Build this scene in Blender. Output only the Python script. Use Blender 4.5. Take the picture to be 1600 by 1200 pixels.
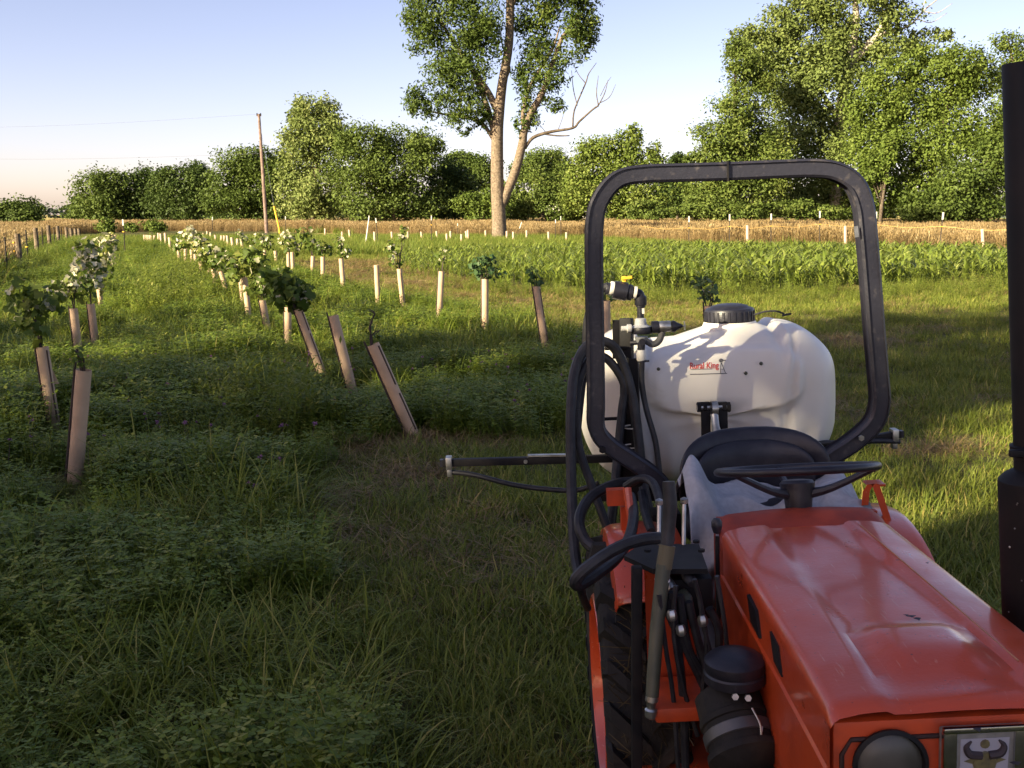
import bpy, bmesh, math, random
import numpy as np
from mathutils import Vector, Matrix, Euler
random.seed(7); np.random.seed(7)
rng = np.random.default_rng(11)
scene = bpy.context.scene
for o in list(bpy.data.objects): bpy.data.objects.remove(o)

# ------------------------------------------------------------------ camera
CAMH, FPX, PITCH = 1.75, 1600.0, math.radians(9.4)
cam_data = bpy.data.cameras.new('camera')
cam_data.sensor_width = 36.0; cam_data.lens = 36.0 * FPX / 1600.0
cam_data.clip_start = 0.05; cam_data.clip_end = 4000
cam = bpy.data.objects.new('camera', cam_data)
scene.collection.objects.link(cam)
cam.location = (0, 0, CAMH); cam.rotation_euler = (math.radians(90) - PITCH, 0, 0)
scene.camera = cam

# ------------------------------------------------------------------ sky, sun, exposure
SUN_EL = math.radians(21.0)
SUN_FROM = Vector((-0.80, -0.60, 0)).normalized()          # the low sun stands behind the left shoulder
sun_dir = Vector((SUN_FROM.x * math.cos(SUN_EL), SUN_FROM.y * math.cos(SUN_EL), math.sin(SUN_EL)))
world = bpy.data.worlds.new('World'); scene.world = world; world.use_nodes = True
wn = world.node_tree.nodes; wl = world.node_tree.links
sky = wn.new('ShaderNodeTexSky'); sky.sky_type = 'NISHITA'; sky.sun_disc = False
sky.sun_elevation = SUN_EL; sky.sun_rotation = math.atan2(SUN_FROM.x, SUN_FROM.y)
sky.altitude = 150; sky.air_density = 0.72; sky.dust_density = 1.0; sky.ozone_density = 0.8
bg = wn['Background']; bg.inputs['Strength'].default_value = 0.066
tint = wn.new('ShaderNodeMix'); tint.data_type = 'RGBA'; tint.blend_type = 'MULTIPLY'; tint.inputs['Factor'].default_value = 1.0
tint.inputs['B'].default_value = (1.22, .955, .95, 1)                # the whole sky a little toward lavender, as the phone recorded it
wl.new(sky.outputs['Color'], tint.inputs['A']); wl.new(tint.outputs['Result'], bg.inputs['Color'])
sun_data = bpy.data.lights.new('sun', 'SUN'); sun_data.energy = 5.0; sun_data.angle = math.radians(0.5)
sun_data.color = (1.0, 0.86, 0.58)
sun = bpy.data.objects.new('sun', sun_data); scene.collection.objects.link(sun)
sun.rotation_euler = sun_dir.to_track_quat('Z', 'Y').to_euler()
vs = scene.view_settings
vs.view_transform = 'Standard'; vs.look = 'None'; vs.gamma = 1.0; vs.use_curve_mapping = False
vs.exposure = 1.85
cy = scene.cycles
cy.max_bounces = 4; cy.diffuse_bounces = 2; cy.glossy_bounces = 2; cy.transmission_bounces = 3; cy.transparent_max_bounces = 4
cy.caustics_reflective = False; cy.caustics_refractive = False

# ------------------------------------------------------------------ measuring helpers
SP, CP = math.sin(PITCH), math.cos(PITCH)
def ray(px, py):
    a, v = (px - 800) / FPX, (py - 600) / FPX
    return a, CP - v * SP, -SP - v * CP
def at(px, py, Y):
    a, b, c = ray(px, py); t = Y / b
    return Vector((a * t, Y, CAMH + c * t))
def ground_at(px, py, z=0.0):
    a, b, c = ray(px, py); t = (z - CAMH) / c
    return Vector((a * t, b * t, z))
def to_px(x, y, z=0.0):
    dz = z - CAMH
    d = y * CP - dz * SP; u = y * SP + dz * CP
    d = np.maximum(d, 1e-3)
    return 800 + FPX * x / d, 600 - FPX * u / d

# ------------------------------------------------------------------ object helpers
COL = scene.collection
def tag(o, label=None, cat=None, group=None, kind=None):
    if label: o['label'] = label
    if cat: o['category'] = cat
    if group: o['group'] = group
    if kind: o['kind'] = kind
    return o
def empty(name, loc, rot=(0, 0, 0)):
    o = bpy.data.objects.new(name, None); COL.objects.link(o)
    o.location = loc; o.rotation_euler = rot; o.empty_display_size = 0.1
    return o
def mesh_obj(name, verts, faces, mat, parent=None, smooth=False, sharp=None, loc=None, link=True):
    me = bpy.data.meshes.new(name)
    me.from_pydata([tuple(v) for v in verts], [], faces)
    if mat: me.materials.append(mat)
    if smooth:
        me.polygons.foreach_set('use_smooth', [True] * len(me.polygons))
        if sharp: me.set_sharp_from_angle(angle=math.radians(sharp))
    me.update()
    o = bpy.data.objects.new(name, me)
    if link: COL.objects.link(o)
    if parent: o.parent = parent
    if loc is not None: o.location = loc
    return o
def np_mesh(name, V, quads, mat, parent=None, attrs=None, link=True, smooth=False):
    """quads: (n,4) or (n,3) int array; attrs: dict name -> per-face floats"""
    me = bpy.data.meshes.new(name)
    V = np.asarray(V, np.float32); Q = np.asarray(quads, np.int32); k = Q.shape[1]
    me.vertices.add(len(V)); me.vertices.foreach_set('co', V.ravel())
    me.loops.add(Q.size); me.loops.foreach_set('vertex_index', Q.ravel())
    me.polygons.add(len(Q)); me.polygons.foreach_set('loop_start', np.arange(0, Q.size, k, dtype=np.int32))
    me.update(calc_edges=True)
    if smooth: me.polygons.foreach_set('use_smooth', [True] * len(Q))
    for an, av in (attrs or {}).items():
        a = me.attributes.new(an, 'FLOAT', 'FACE'); a.data.foreach_set('value', np.asarray(av, np.float32))
    if mat: me.materials.append(mat)
    o = bpy.data.objects.new(name, me)
    if link: COL.objects.link(o)
    if parent: o.parent = parent
    return o

class MB:
    """collects shapes; build() links them as one mesh object"""
    def __init__(s): s.v = []; s.f = []
    def add(s, vs, fs):
        b = len(s.v); s.v += [Vector(v) for v in vs]; s.f += [tuple(i + b for i in f) for f in fs]; return s
    def box(s, c, size, rot=None, bev=0.0):
        hx, hy, hz = size[0] / 2, size[1] / 2, size[2] / 2
        if bev <= 0:
            vs = [Vector((x, y, z)) for x in (-hx, hx) for y in (-hy, hy) for z in (-hz, hz)]
            fs = [(0, 1, 3, 2), (4, 6, 7, 5), (0, 4, 5, 1), (2, 3, 7, 6), (0, 2, 6, 4), (1, 5, 7, 3)]
        else:
            bm = bmesh.new(); bmesh.ops.create_cube(bm, size=1)
            bmesh.ops.scale(bm, vec=(size[0], size[1], size[2]), verts=bm.verts)
            bmesh.ops.bevel(bm, geom=list(bm.edges), offset=bev, segments=2, profile=0.6, affect='EDGES')
            bm.verts.index_update(); vs = [v.co.copy() for v in bm.verts]; fs = [tuple(v.index for v in f.verts) for f in bm.faces]; bm.free()
        if rot is not None:
            M = rot if isinstance(rot, Matrix) else Euler(rot).to_matrix()
            vs = [M @ v for v in vs]
        return s.add([v + Vector(c) for v in vs], fs)
    def bar(s, a, b, wx, wy, up=(0, 0, 1), bev=0.0):
        a, b = Vector(a), Vector(b); d = b - a; L = d.length; z = d / L
        x = Vector(up).cross(z)
        if x.length < 1e-4: x = Vector((1, 0, 0)).cross(z)
        x.normalize(); y = z.cross(x)
        M = Matrix((x, y, z)).transposed()
        return s.box((a + b) / 2, (wx, wy, L), rot=M, bev=bev)
    def tube(s, pts, r, n=10, cap=True, sub=0):
        pts = [Vector(p) for p in pts]
        rs = list(r) if isinstance(r, (list, tuple)) else [r] * len(pts)
        if sub and len(pts) > 2: pts, rs = catmull(pts, rs, sub)
        b = len(s.v); t0 = (pts[1] - pts[0]).normalized()
        nrm = t0.cross(Vector((0, 0, 1)))
        if nrm.length < 1e-3: nrm = t0.cross(Vector((1, 0, 0)))
        nrm.normalize()
        for i, p in enumerate(pts):
            t = (pts[min(i + 1, len(pts) - 1)] - pts[max(i - 1, 0)]).normalized()
            nrm = (nrm - t * nrm.dot(t)).normalized(); bi = t.cross(nrm)
            for k in range(n):
                a = 2 * math.pi * k / n
                s.v.append(p + (nrm * math.cos(a) + bi * math.sin(a)) * rs[i])
        for i in range(len(pts) - 1):
            for k in range(n):
                k2 = (k + 1) % n
                s.f.append((b + i * n + k, b + i * n + k2, b + (i + 1) * n + k2, b + (i + 1) * n + k))
        if cap:
            s.f.append(tuple(b + k for k in range(n))[::-1]); e = b + (len(pts) - 1) * n
            s.f.append(tuple(e + k for k in range(n)))
        return s
    def lathe(s, prof, org, axis=(0, 0, 1), n=24, cap=True):
        """prof: list of (radius, height) along axis from org"""
        org = Vector(org); z = Vector(axis).normalized()
        x = z.cross(Vector((0, 1, 0)));
        if x.length < 1e-3: x = z.cross(Vector((1, 0, 0)))
        x.normalize(); y = z.cross(x); b = len(s.v)
        for r, h in prof:
            for k in range(n):
                a = 2 * math.pi * k / n
                s.v.append(org + z * h + (x * math.cos(a) + y * math.sin(a)) * max(r, 1e-4))
        for i in range(len(prof) - 1):
            for k in range(n):
                k2 = (k + 1) % n
                s.f.append((b + i * n + k, b + i * n + k2, b + (i + 1) * n + k2, b + (i + 1) * n + k))
        if cap:
            s.f.append(tuple(b + k for k in range(n))[::-1]); e = b + (len(prof) - 1) * n
            s.f.append(tuple(e + k for k in range(n)))
        return s
    def grid(s, rows, closed=False):
        b = len(s.v); m = len(rows[0])
        for r in rows: s.v += [Vector(p) for p in r]
        for i in range(len(rows) - 1):
            for k in range(m if closed else m - 1):
                k2 = (k + 1) % m
                s.f.append((b + i * m + k, b + i * m + k2, b + (i + 1) * m + k2, b + (i + 1) * m + k))
        return s
    def build(s, name, mat, parent=None, smooth=True, sharp=35, flip=False):
        o = mesh_obj(name, s.v, s.f, mat, parent, smooth, sharp)
        bm = bmesh.new(); bm.from_mesh(o.data); bmesh.ops.recalc_face_normals(bm, faces=bm.faces)
        bm.to_mesh(o.data); bm.free()
        if smooth and sharp: o.data.set_sharp_from_angle(angle=math.radians(sharp))
        return o
def catmull(pts, rs, sub):
    P = [pts[0] * 2 - pts[1]] + pts + [pts[-1] * 2 - pts[-2]]; out = []; ro = []
    for i in range(1, len(P) - 2):
        for k in range(sub):
            t = k / sub; a, b, c, d = P[i - 1], P[i], P[i + 1], P[i + 2]
            out.append(0.5 * ((2 * b) + (c - a) * t + (2 * a - 5 * b + 4 * c - d) * t * t + (3 * b - a - 3 * c + d) * t ** 3))
            ro.append(rs[i - 1] * (1 - t) + rs[i] * t)
    out.append(pts[-1]); ro.append(rs[-1])
    return out, ro

# ------------------------------------------------------------------ materials
def new_mat(name):
    m = bpy.data.materials.new(name); m.use_nodes = True
    return m, m.node_tree.nodes, m.node_tree.links, m.node_tree.nodes['Principled BSDF']
def surf(name, col, rough=0.5, metal=0.0, col2=None, scale=20.0, bump=0.0, bscale=60.0, spec=0.5, lo=0.4, hi=0.65, coat=0.0, rvar=0.0, detail=6):
    m, n, l, b = new_mat(name)
    b.inputs['Base Color'].default_value = (*col, 1); b.inputs['Roughness'].default_value = rough
    b.inputs['Metallic'].default_value = metal; b.inputs['Specular IOR Level'].default_value = spec
    if coat: b.inputs['Coat Weight'].default_value = coat; b.inputs['Coat Roughness'].default_value = 0.18
    tc = n.new('ShaderNodeTexCoord')
    if col2:
        t = n.new('ShaderNodeTexNoise'); t.inputs['Scale'].default_value = scale; t.inputs['Detail'].default_value = detail
        l.new(tc.outputs['Object'], t.inputs['Vector'])
        r = n.new('ShaderNodeValToRGB'); r.color_ramp.elements[0].position = lo; r.color_ramp.elements[1].position = hi
        r.color_ramp.elements[0].color = (*col, 1); r.color_ramp.elements[1].color = (*col2, 1)
        l.new(t.outputs['Fac'], r.inputs['Fac']); l.new(r.outputs['Color'], b.inputs['Base Color'])
        if rvar:
            mr = n.new('ShaderNodeMapRange'); mr.inputs['To Min'].default_value = rough; mr.inputs['To Max'].default_value = rough + rvar
            l.new(t.outputs['Fac'], mr.inputs['Value']); l.new(mr.outputs['Result'], b.inputs['Roughness'])
    if bump:
        t2 = n.new('ShaderNodeTexNoise'); t2.inputs['Scale'].default_value = bscale; t2.inputs['Detail'].default_value = 4
        l.new(tc.outputs['Object'], t2.inputs['Vector'])
        bp = n.new('ShaderNodeBump'); bp.inputs['Strength'].default_value = bump; bp.inputs['Distance'].default_value = 0.01
        l.new(t2.outputs['Fac'], bp.inputs['Height']); l.new(bp.outputs['Normal'], b.inputs['Normal'])
    return m
def leaf_mat(name, c1, c2, c3=None, trans=0.35, rough=0.55, spec=0.25):
    """colour runs c1 -> c2 (-> c3) with the per-leaf value 'tone' and a random per instance"""
    m, n, l, b = new_mat(name)
    a = n.new('ShaderNodeAttribute'); a.attribute_name = 'tone'
    oi = n.new('ShaderNodeObjectInfo')
    ma = n.new('ShaderNodeMath'); ma.operation = 'MULTIPLY_ADD'; ma.inputs[1].default_value = 0.35; l.new(oi.outputs['Random'], ma.inputs[0])
    mb = n.new('ShaderNodeMath'); mb.operation = 'MULTIPLY'; mb.inputs[1].default_value = 0.75; l.new(a.outputs['Fac'], mb.inputs[0]); l.new(mb.outputs[0], ma.inputs[2])
    r = n.new('ShaderNodeValToRGB'); r.color_ramp.elements[0].color = (*c1, 1); r.color_ramp.elements[1].color = (*c2, 1)
    r.color_ramp.elements[0].position = 0.1; r.color_ramp.elements[1].position = 0.8 if c3 else 0.95
    if c3: e = r.color_ramp.elements.new(0.97); e.color = (*c3, 1)
    l.new(ma.outputs[0], r.inputs['Fac']); l.new(r.outputs['Color'], b.inputs['Base Color'])
    b.inputs['Roughness'].default_value = rough; b.inputs['Specular IOR Level'].default_value = spec
    t = n.new('ShaderNodeBsdfTranslucent'); l.new(r.outputs['Color'], t.inputs['Color'])
    mx = n.new('ShaderNodeMixShader'); mx.inputs['Fac'].default_value = trans
    l.new(b.outputs[0], mx.inputs[1]); l.new(t.outputs[0], mx.inputs[2])
    l.new(mx.outputs[0], n['Material Output'].inputs['Surface'])
    return m
M = {}
M['bark'] = surf('bark', (.085, .066, .048), .95, col2=(.25, .195, .14), scale=9, bump=1.0, bscale=11, spec=.05, lo=.3, hi=.7, detail=10)
M['bark_dark'] = surf('bark_dark', (.08, .062, .045), .9, col2=(.15, .12, .09), scale=6, bump=.5, spec=.1)
M['bark_pale'] = surf('bark_pale', (.30, .26, .2), .9, col2=(.5, .46, .38), scale=3, spec=.1)
def worn_paint(name, c_a, c_b, c_speck, rough=.3):
    m, n, l, b = new_mat(name); tc = n.new('ShaderNodeTexCoord')
    def noise(sc, det=5, stretch=None):
        t = n.new('ShaderNodeTexNoise'); t.inputs['Scale'].default_value = sc; t.inputs['Detail'].default_value = det
        if stretch:
            mp = n.new('ShaderNodeMapping'); mp.inputs['Scale'].default_value = stretch; l.new(tc.outputs['Object'], mp.inputs['Vector']); l.new(mp.outputs['Vector'], t.inputs['Vector'])
        else: l.new(tc.outputs['Object'], t.inputs['Vector'])
        return t.outputs['Fac']
    def ramp(f, lo, hi, ca=(0, 0, 0, 1), cb=(1, 1, 1, 1)):
        r = n.new('ShaderNodeValToRGB'); r.color_ramp.elements[0].position = lo; r.color_ramp.elements[1].position = hi; r.color_ramp.elements[0].color = ca; r.color_ramp.elements[1].color = cb; l.new(f, r.inputs['Fac']); return r.outputs['Color']
    def mix(f, a, c):
        x = n.new('ShaderNodeMix'); x.data_type = 'RGBA'; l.new(f, x.inputs['Factor']); l.new(a, x.inputs['A'])
        if isinstance(c, tuple): x.inputs['B'].default_value = (*c, 1)
        else: l.new(c, x.inputs['B'])
        return x.outputs['Result']
    base = ramp(noise(3.5, 8), .35, .68, (*c_a, 1), (*c_b, 1))
    c1 = mix(ramp(noise(85, 6), .69, .72), base, c_speck)                        # chips and fly specks
    c2 = mix(ramp(noise(22, 3, (6, .6, 6)), .66, .72, cb=(.5, .5, .5, 1)), c1, (.55, .22, .14))   # lengthwise rub marks
    l.new(c2, b.inputs['Base Color'])
    mr = n.new('ShaderNodeMapRange'); mr.inputs['From Min'].default_value = .3; mr.inputs['From Max'].default_value = .7; mr.inputs['To Min'].default_value = rough; mr.inputs['To Max'].default_value = rough + .28
    l.new(noise(9, 7), mr.inputs['Value']); l.new(mr.outputs['Result'], b.inputs['Roughness'])
    bp = n.new('ShaderNodeBump'); bp.inputs['Strength'].default_value = .06; bp.inputs['Distance'].default_value = .01; l.new(noise(120, 3), bp.inputs['Height']); l.new(bp.outputs['Normal'], b.inputs['Normal'])
    b.inputs['Coat Weight'].default_value = .5; b.inputs['Coat Roughness'].default_value = .12
    return m
M['orange'] = worn_paint('orange_paint', (.56, .068, .014), (.45, .058, .02), (.16, .04, .025), rough=.24)
M['orange_old'] = surf('orange_paint_worn', (.52, .064, .014), .5, col2=(.28, .04, .016), scale=14, spec=.4, lo=.45, hi=.75)
M['cowl'] = surf('cowl_faded_red', (.32, .045, .022), .6, col2=(.24, .035, .02), scale=22, spec=.35)
M['black'] = surf('black_paint', (.007, .007, .009), .6, col2=(.016, .014, .014), scale=18, spec=.22)
M['rops'] = surf('rops_black_paint', (.020, .020, .030), .42, col2=(.07, .062, .065), scale=34, spec=.5, bump=.12, bscale=70, lo=.58, hi=.74, detail=9)
M['rubber'] = surf('tyre_rubber', (.016, .015, .014), .75, col2=(.05, .042, .03), scale=9, spec=.25, bump=.3, bscale=60, lo=.5, hi=.75)
M['hose'] = surf('hose_rubber', (.014, .014, .017), .5, col2=(.03, .03, .034), scale=25, spec=.35, bump=.1)
M['vinyl'] = surf('seat_vinyl', (.012, .012, .019), .42, col2=(.02, .02, .028), scale=30, spec=.45, bump=.08, bscale=220)
M['steel'] = surf('zinc_steel', (.50, .50, .48), .35, metal=.9, col2=(.3, .29, .27), scale=25)
M['chrome'] = surf('chrome_trim', (.62, .62, .64), .2, metal=1.0, col2=(.4, .4, .42), scale=20)
M['plastic_white'] = surf('white_plastic_fitting', (.68, .66, .6), .45)
M['yellow'] = surf('yellow_plastic', (.75, .42, .03), .45)
M['cloth'] = surf('grey_cloth', (.36, .37, .40), .92, col2=(.42, .43, .46), scale=60, spec=.1, bump=.15, bscale=400)
M['olive'] = surf('olive_sleeve', (.055, .06, .04), .55, col2=(.085, .085, .055), scale=12)
M['lens'] = surf('dusty_lamp_glass', (.045, .042, .035), .4, col2=(.075, .07, .06), scale=14, spec=.6)
M['tubeplastic'] = None
# ================================================================== the land
def in_poly(px, py, poly):
    px = np.asarray(px); py = np.asarray(py); c = np.zeros(px.shape, bool); n = len(poly)
    for i in range(n):
        x1, y1 = poly[i]; x2, y2 = poly[(i + 1) % n]
        if y1 == y2: continue
        cond = ((y1 > py) != (y2 > py)) & (px < (x2 - x1) * (py - y1) / (y2 - y1) + x1)
        c ^= cond
    return c
# outlines on the ground, measured on the flat field and turned into metres
def field(pts): return [tuple(ground_at(*p)[:2]) for p in pts]
TALL = field([(-900, 1900), (760, 1900), (640, 1250), (585, 1100), (510, 940), (462, 800), (446, 765), (540, 712), (640, 690), (720, 688), (860, 690), (915, 672),
              (1000, 610), (1150, 600), (1150, 572), (960, 540), (880, 522), (800, 498), (690, 478), (600, 466), (540, 453), (470, 428), (400, 412), (330, 392),
              (262, 376), (225, 376), (215, 385), (120, 385), (60, 410), (-30, 450), (-500, 640)])
STRAWSTRIP = field([(430, 404), (560, 398), (640, 404), (760, 448), (960, 462), (1140, 480), (1140, 560), (960, 535), (880, 516), (800, 493), (690, 472), (600, 461), (540, 449), (470, 424)])
CORN = field([(618, 412), (650, 428), (780, 446), (960, 456), (1150, 458), (1340, 450), (1600, 440), (1900, 436), (1900, 417), (1600, 408), (1300, 401), (1100, 399), (900, 398), (760, 397), (640, 400)])
STRAWPATCH = [field([(400, 745), (470, 715), (560, 690), (640, 680), (760, 684), (800, 694), (700, 712), (560, 728), (440, 760)]),
              field([(455, 800), (520, 770), (560, 800), (520, 850), (480, 860)]),
              field([(560, 735), (700, 730), (760, 760), (640, 790), (580, 775)]),
              field([(1290, 530), (1420, 520), (1420, 545), (1300, 560)]), field([(1390, 690), (1560, 690), (1560, 720), (1400, 720)])]
# where the unmown margin ends and the tall golden field begins (distance at each bearing)
_gb = [(-400, 366), (110, 366), (260, 361), (420, 362), (560, 366), (700, 372), (900, 374), (1000, 381), (1100, 389), (1300, 393), (1600, 403), (2000, 412)]
GOLD_EDGE = np.array([[ground_at(p, q).x / ground_at(p, q).y, ground_at(p, q).y] for p, q in _gb])
def is_gold(x, y):
    y = np.asarray(y, float); x = np.asarray(x, float)
    b = x / np.maximum(y, .1)
    g = y > np.interp(b, GOLD_EDGE[:, 0], GOLD_EDGE[:, 1])
    fence = (x < -2.1 - .428 * y) & (y > 6)            # everything beyond the left fence is hay
    return g | fence
def vnoise(x, y, s, seed=0):
    """smooth value noise in 0..1"""
    x = np.asarray(x, float) / s + 17.3 * seed + 1000; y = np.asarray(y, float) / s + 9.1 * seed + 1000
    xi = np.floor(x).astype(np.int64); yi = np.floor(y).astype(np.int64); fx = x - xi; fy = y - yi
    fx = fx * fx * (3 - 2 * fx); fy = fy * fy * (3 - 2 * fy)
    def h(a, b):
        k = (a * 374761393 + b * 668265263 + seed * 982451653) & 0x7fffffff
        k = ((k ^ (k >> 13)) * 1274126177) & 0x7fffffff
        return ((k ^ (k >> 16)) & 0xffff) / 65535.0
    return (h(xi, yi) * (1 - fx) + h(xi + 1, yi) * fx) * (1 - fy) + (h(xi, yi + 1) * (1 - fx) + h(xi + 1, yi + 1) * fx) * fy
def hz(x, y):
    x = np.asarray(x, float); y = np.asarray(y, float)
    near = np.exp(-((x / 60) ** 2 + (y / 60) ** 2))
    return (vnoise(x, y, 2.3, 1) - .5) * .07 * near + (vnoise(x, y, .7, 2) - .5) * .03 * near
# ground sheet: spacing widens with distance
def spread_axis(lo, hi, fine, grow, fine_to):
    a = [0.0]; d = fine
    while a[-1] < hi:
        if a[-1] > fine_to: d *= grow
        a.append(a[-1] + d)
    b = [0.0]; d = fine
    while b[-1] > lo:
        if -b[-1] > fine_to: d *= grow
        b.append(b[-1] - d)
    return np.array(sorted(set(a + b)))
gx = spread_axis(-2500, 2500, .2, 1.09, 10); gy = spread_axis(-400, 3000, .2, 1.09, 14)
GX, GY = np.meshgrid(gx, gy)
V = np.stack([GX.ravel(), GY.ravel(), hz(GX, GY).ravel()], 1)
nx, ny = len(gx), len(gy)
ii = np.arange(ny - 1)[:, None] * nx + np.arange(nx - 1)[None, :]
Q = np.stack([ii, ii + 1, ii + nx + 1, ii + nx], -1).reshape(-1, 4)
cx = V[Q].mean(1)
gold_f = is_gold(cx[:, 0], cx[:, 1]); straw_f = in_poly(cx[:, 0], cx[:, 1], STRAWSTRIP)
dry = np.where(gold_f, 1.0, np.where(straw_f, .5, .12)) * (.6 + .8 * vnoise(cx[:, 0], cx[:, 1], .5, 51))
for P in STRAWPATCH: dry = np.where(in_poly(cx[:, 0], cx[:, 1], P), .2, dry)
m, n, l, b = new_mat('soil_and_thatch')
a = n.new('ShaderNodeAttribute'); a.attribute_name = 'dry'
tc = n.new('ShaderNodeTexCoord'); t = n.new('ShaderNodeTexNoise'); t.inputs['Scale'].default_value = 7; t.inputs['Detail'].default_value = 8
l.new(tc.outputs['Object'], t.inputs['Vector'])
r1 = n.new('ShaderNodeValToRGB'); r1.color_ramp.elements[0].position = .35; r1.color_ramp.elements[1].position = .7
r1.color_ramp.elements[0].color = (.022, .026, .010, 1); r1.color_ramp.elements[1].color = (.055, .065, .02, 1)
r2 = n.new('ShaderNodeValToRGB'); r2.color_ramp.elements[0].position = .3; r2.color_ramp.elements[1].position = .7
r2.color_ramp.elements[0].color = (.33, .27, .09, 1); r2.color_ramp.elements[1].color = (.48, .39, .14, 1)
l.new(t.outputs['Fac'], r1.inputs['Fac']); l.new(t.outputs['Fac'], r2.inputs['Fac'])
mx = n.new('ShaderNodeMix'); mx.data_type = 'RGBA'
l.new(a.outputs['Fac'], mx.inputs['Factor']); l.new(r1.outputs['Color'], mx.inputs['A']); l.new(r2.outputs['Color'], mx.inputs['B'])
l.new(mx.outputs['Result'], b.inputs['Base Color']); b.inputs['Roughness'].default_value = .95; b.inputs['Specular IOR Level'].default_value = .1
bp = n.new('ShaderNodeBump'); bp.inputs['Strength'].default_value = .8; bp.inputs['Distance'].default_value = .03
t3 = n.new('ShaderNodeTexNoise'); t3.inputs['Scale'].default_value = 25; t3.inputs['Detail'].default_value = 6
l.new(tc.outputs['Object'], t3.inputs['Vector']); l.new(t3.outputs['Fac'], bp.inputs['Height']); l.new(bp.outputs['Normal'], b.inputs['Normal'])
M['soil'] = m
ground = np_mesh('ground', V, Q, M['soil'], attrs={'dry': dry}, smooth=True)
tag(ground, 'wide flat field ground under the grass', kind='structure')

# ------------------------------------------------------------------ grass and crop clumps (drawn once, scattered)
M['grass_long'] = leaf_mat('long_grass', (.082, .125, .013), (.19, .225, .028), (.36, .32, .09), trans=.3)
M['clover'] = leaf_mat('clover_leaf', (.09, .15, .015), (.195, .25, .03), (.31, .32, .06), trans=.3)
M['grass_mown'] = leaf_mat('mown_grass', (.088, .128, .015), (.20, .228, .036), (.36, .30, .085), trans=.3)
M['grass_meadow'] = leaf_mat('meadow_grass', (.085, .14, .016), (.18, .22, .035), (.3, .28, .07), trans=.35)
M['straw'] = leaf_mat('straw', (.11, .07, .03), (.25, .17, .07), (.38, .28, .12), trans=.1)
M['hay'] = leaf_mat('golden_grass', (.18, .125, .052), (.285, .20, .088), (.36, .28, .14), trans=.3)
M['weed'] = leaf_mat('bright_weed', (.10, .15, .018), (.20, .235, .035), (.3, .3, .08), trans=.4)
M['corn'] = leaf_mat('corn_leaf', (.105, .155, .022), (.22, .27, .046), (.36, .39, .11), trans=.35, rough=.45, spec=.35)
M['pink'] = leaf_mat('clover_flower', (.14, .055, .12), (.28, .13, .22), (.36, .22, .26), trans=.2)
def blade(V, Q, T, base, az, length, width, lean, droop, segs, tone):
    """arching tapered ribbon"""
    d = np.array([math.cos(az), math.sin(az)]); s = np.array([-d[1], d[0]])
    b0 = len(V); x = 0.0; z = 0.0; ang = lean
    for i in range(segs + 1):
        w = width * (1 - (i / segs) ** 1.6) * .5 + width * .04
        for q in (-1, 1): V.append((base[0] + d[0] * x + s[0] * w * q, base[1] + d[1] * x + s[1] * w * q, base[2] + z))
        x += math.sin(ang) * length / segs; z += math.cos(ang) * length / segs; ang += droop / segs
    for i in range(segs):
        k = b0 + 2 * i; Q.append((k, k + 1, k + 3, k + 2)); T.append(min(1, tone + .12 * i / segs))
def leaflet(V, Q, T, c, az, tilt, L, W, tone):
    d = np.array([math.cos(az) * math.cos(tilt), math.sin(az) * math.cos(tilt), math.sin(tilt)]); s = np.array([-math.sin(az), math.cos(az), 0])
    c = np.array(c); b0 = len(V)
    for p in (c, c + d * L * .5 + s * W * .5, c + d * L, c + d * L * .5 - s * W * .5): V.append(tuple(p))
    Q.append((b0, b0 + 1, b0 + 2, b0 + 3)); T.append(tone)
R = random.Random(5)
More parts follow.
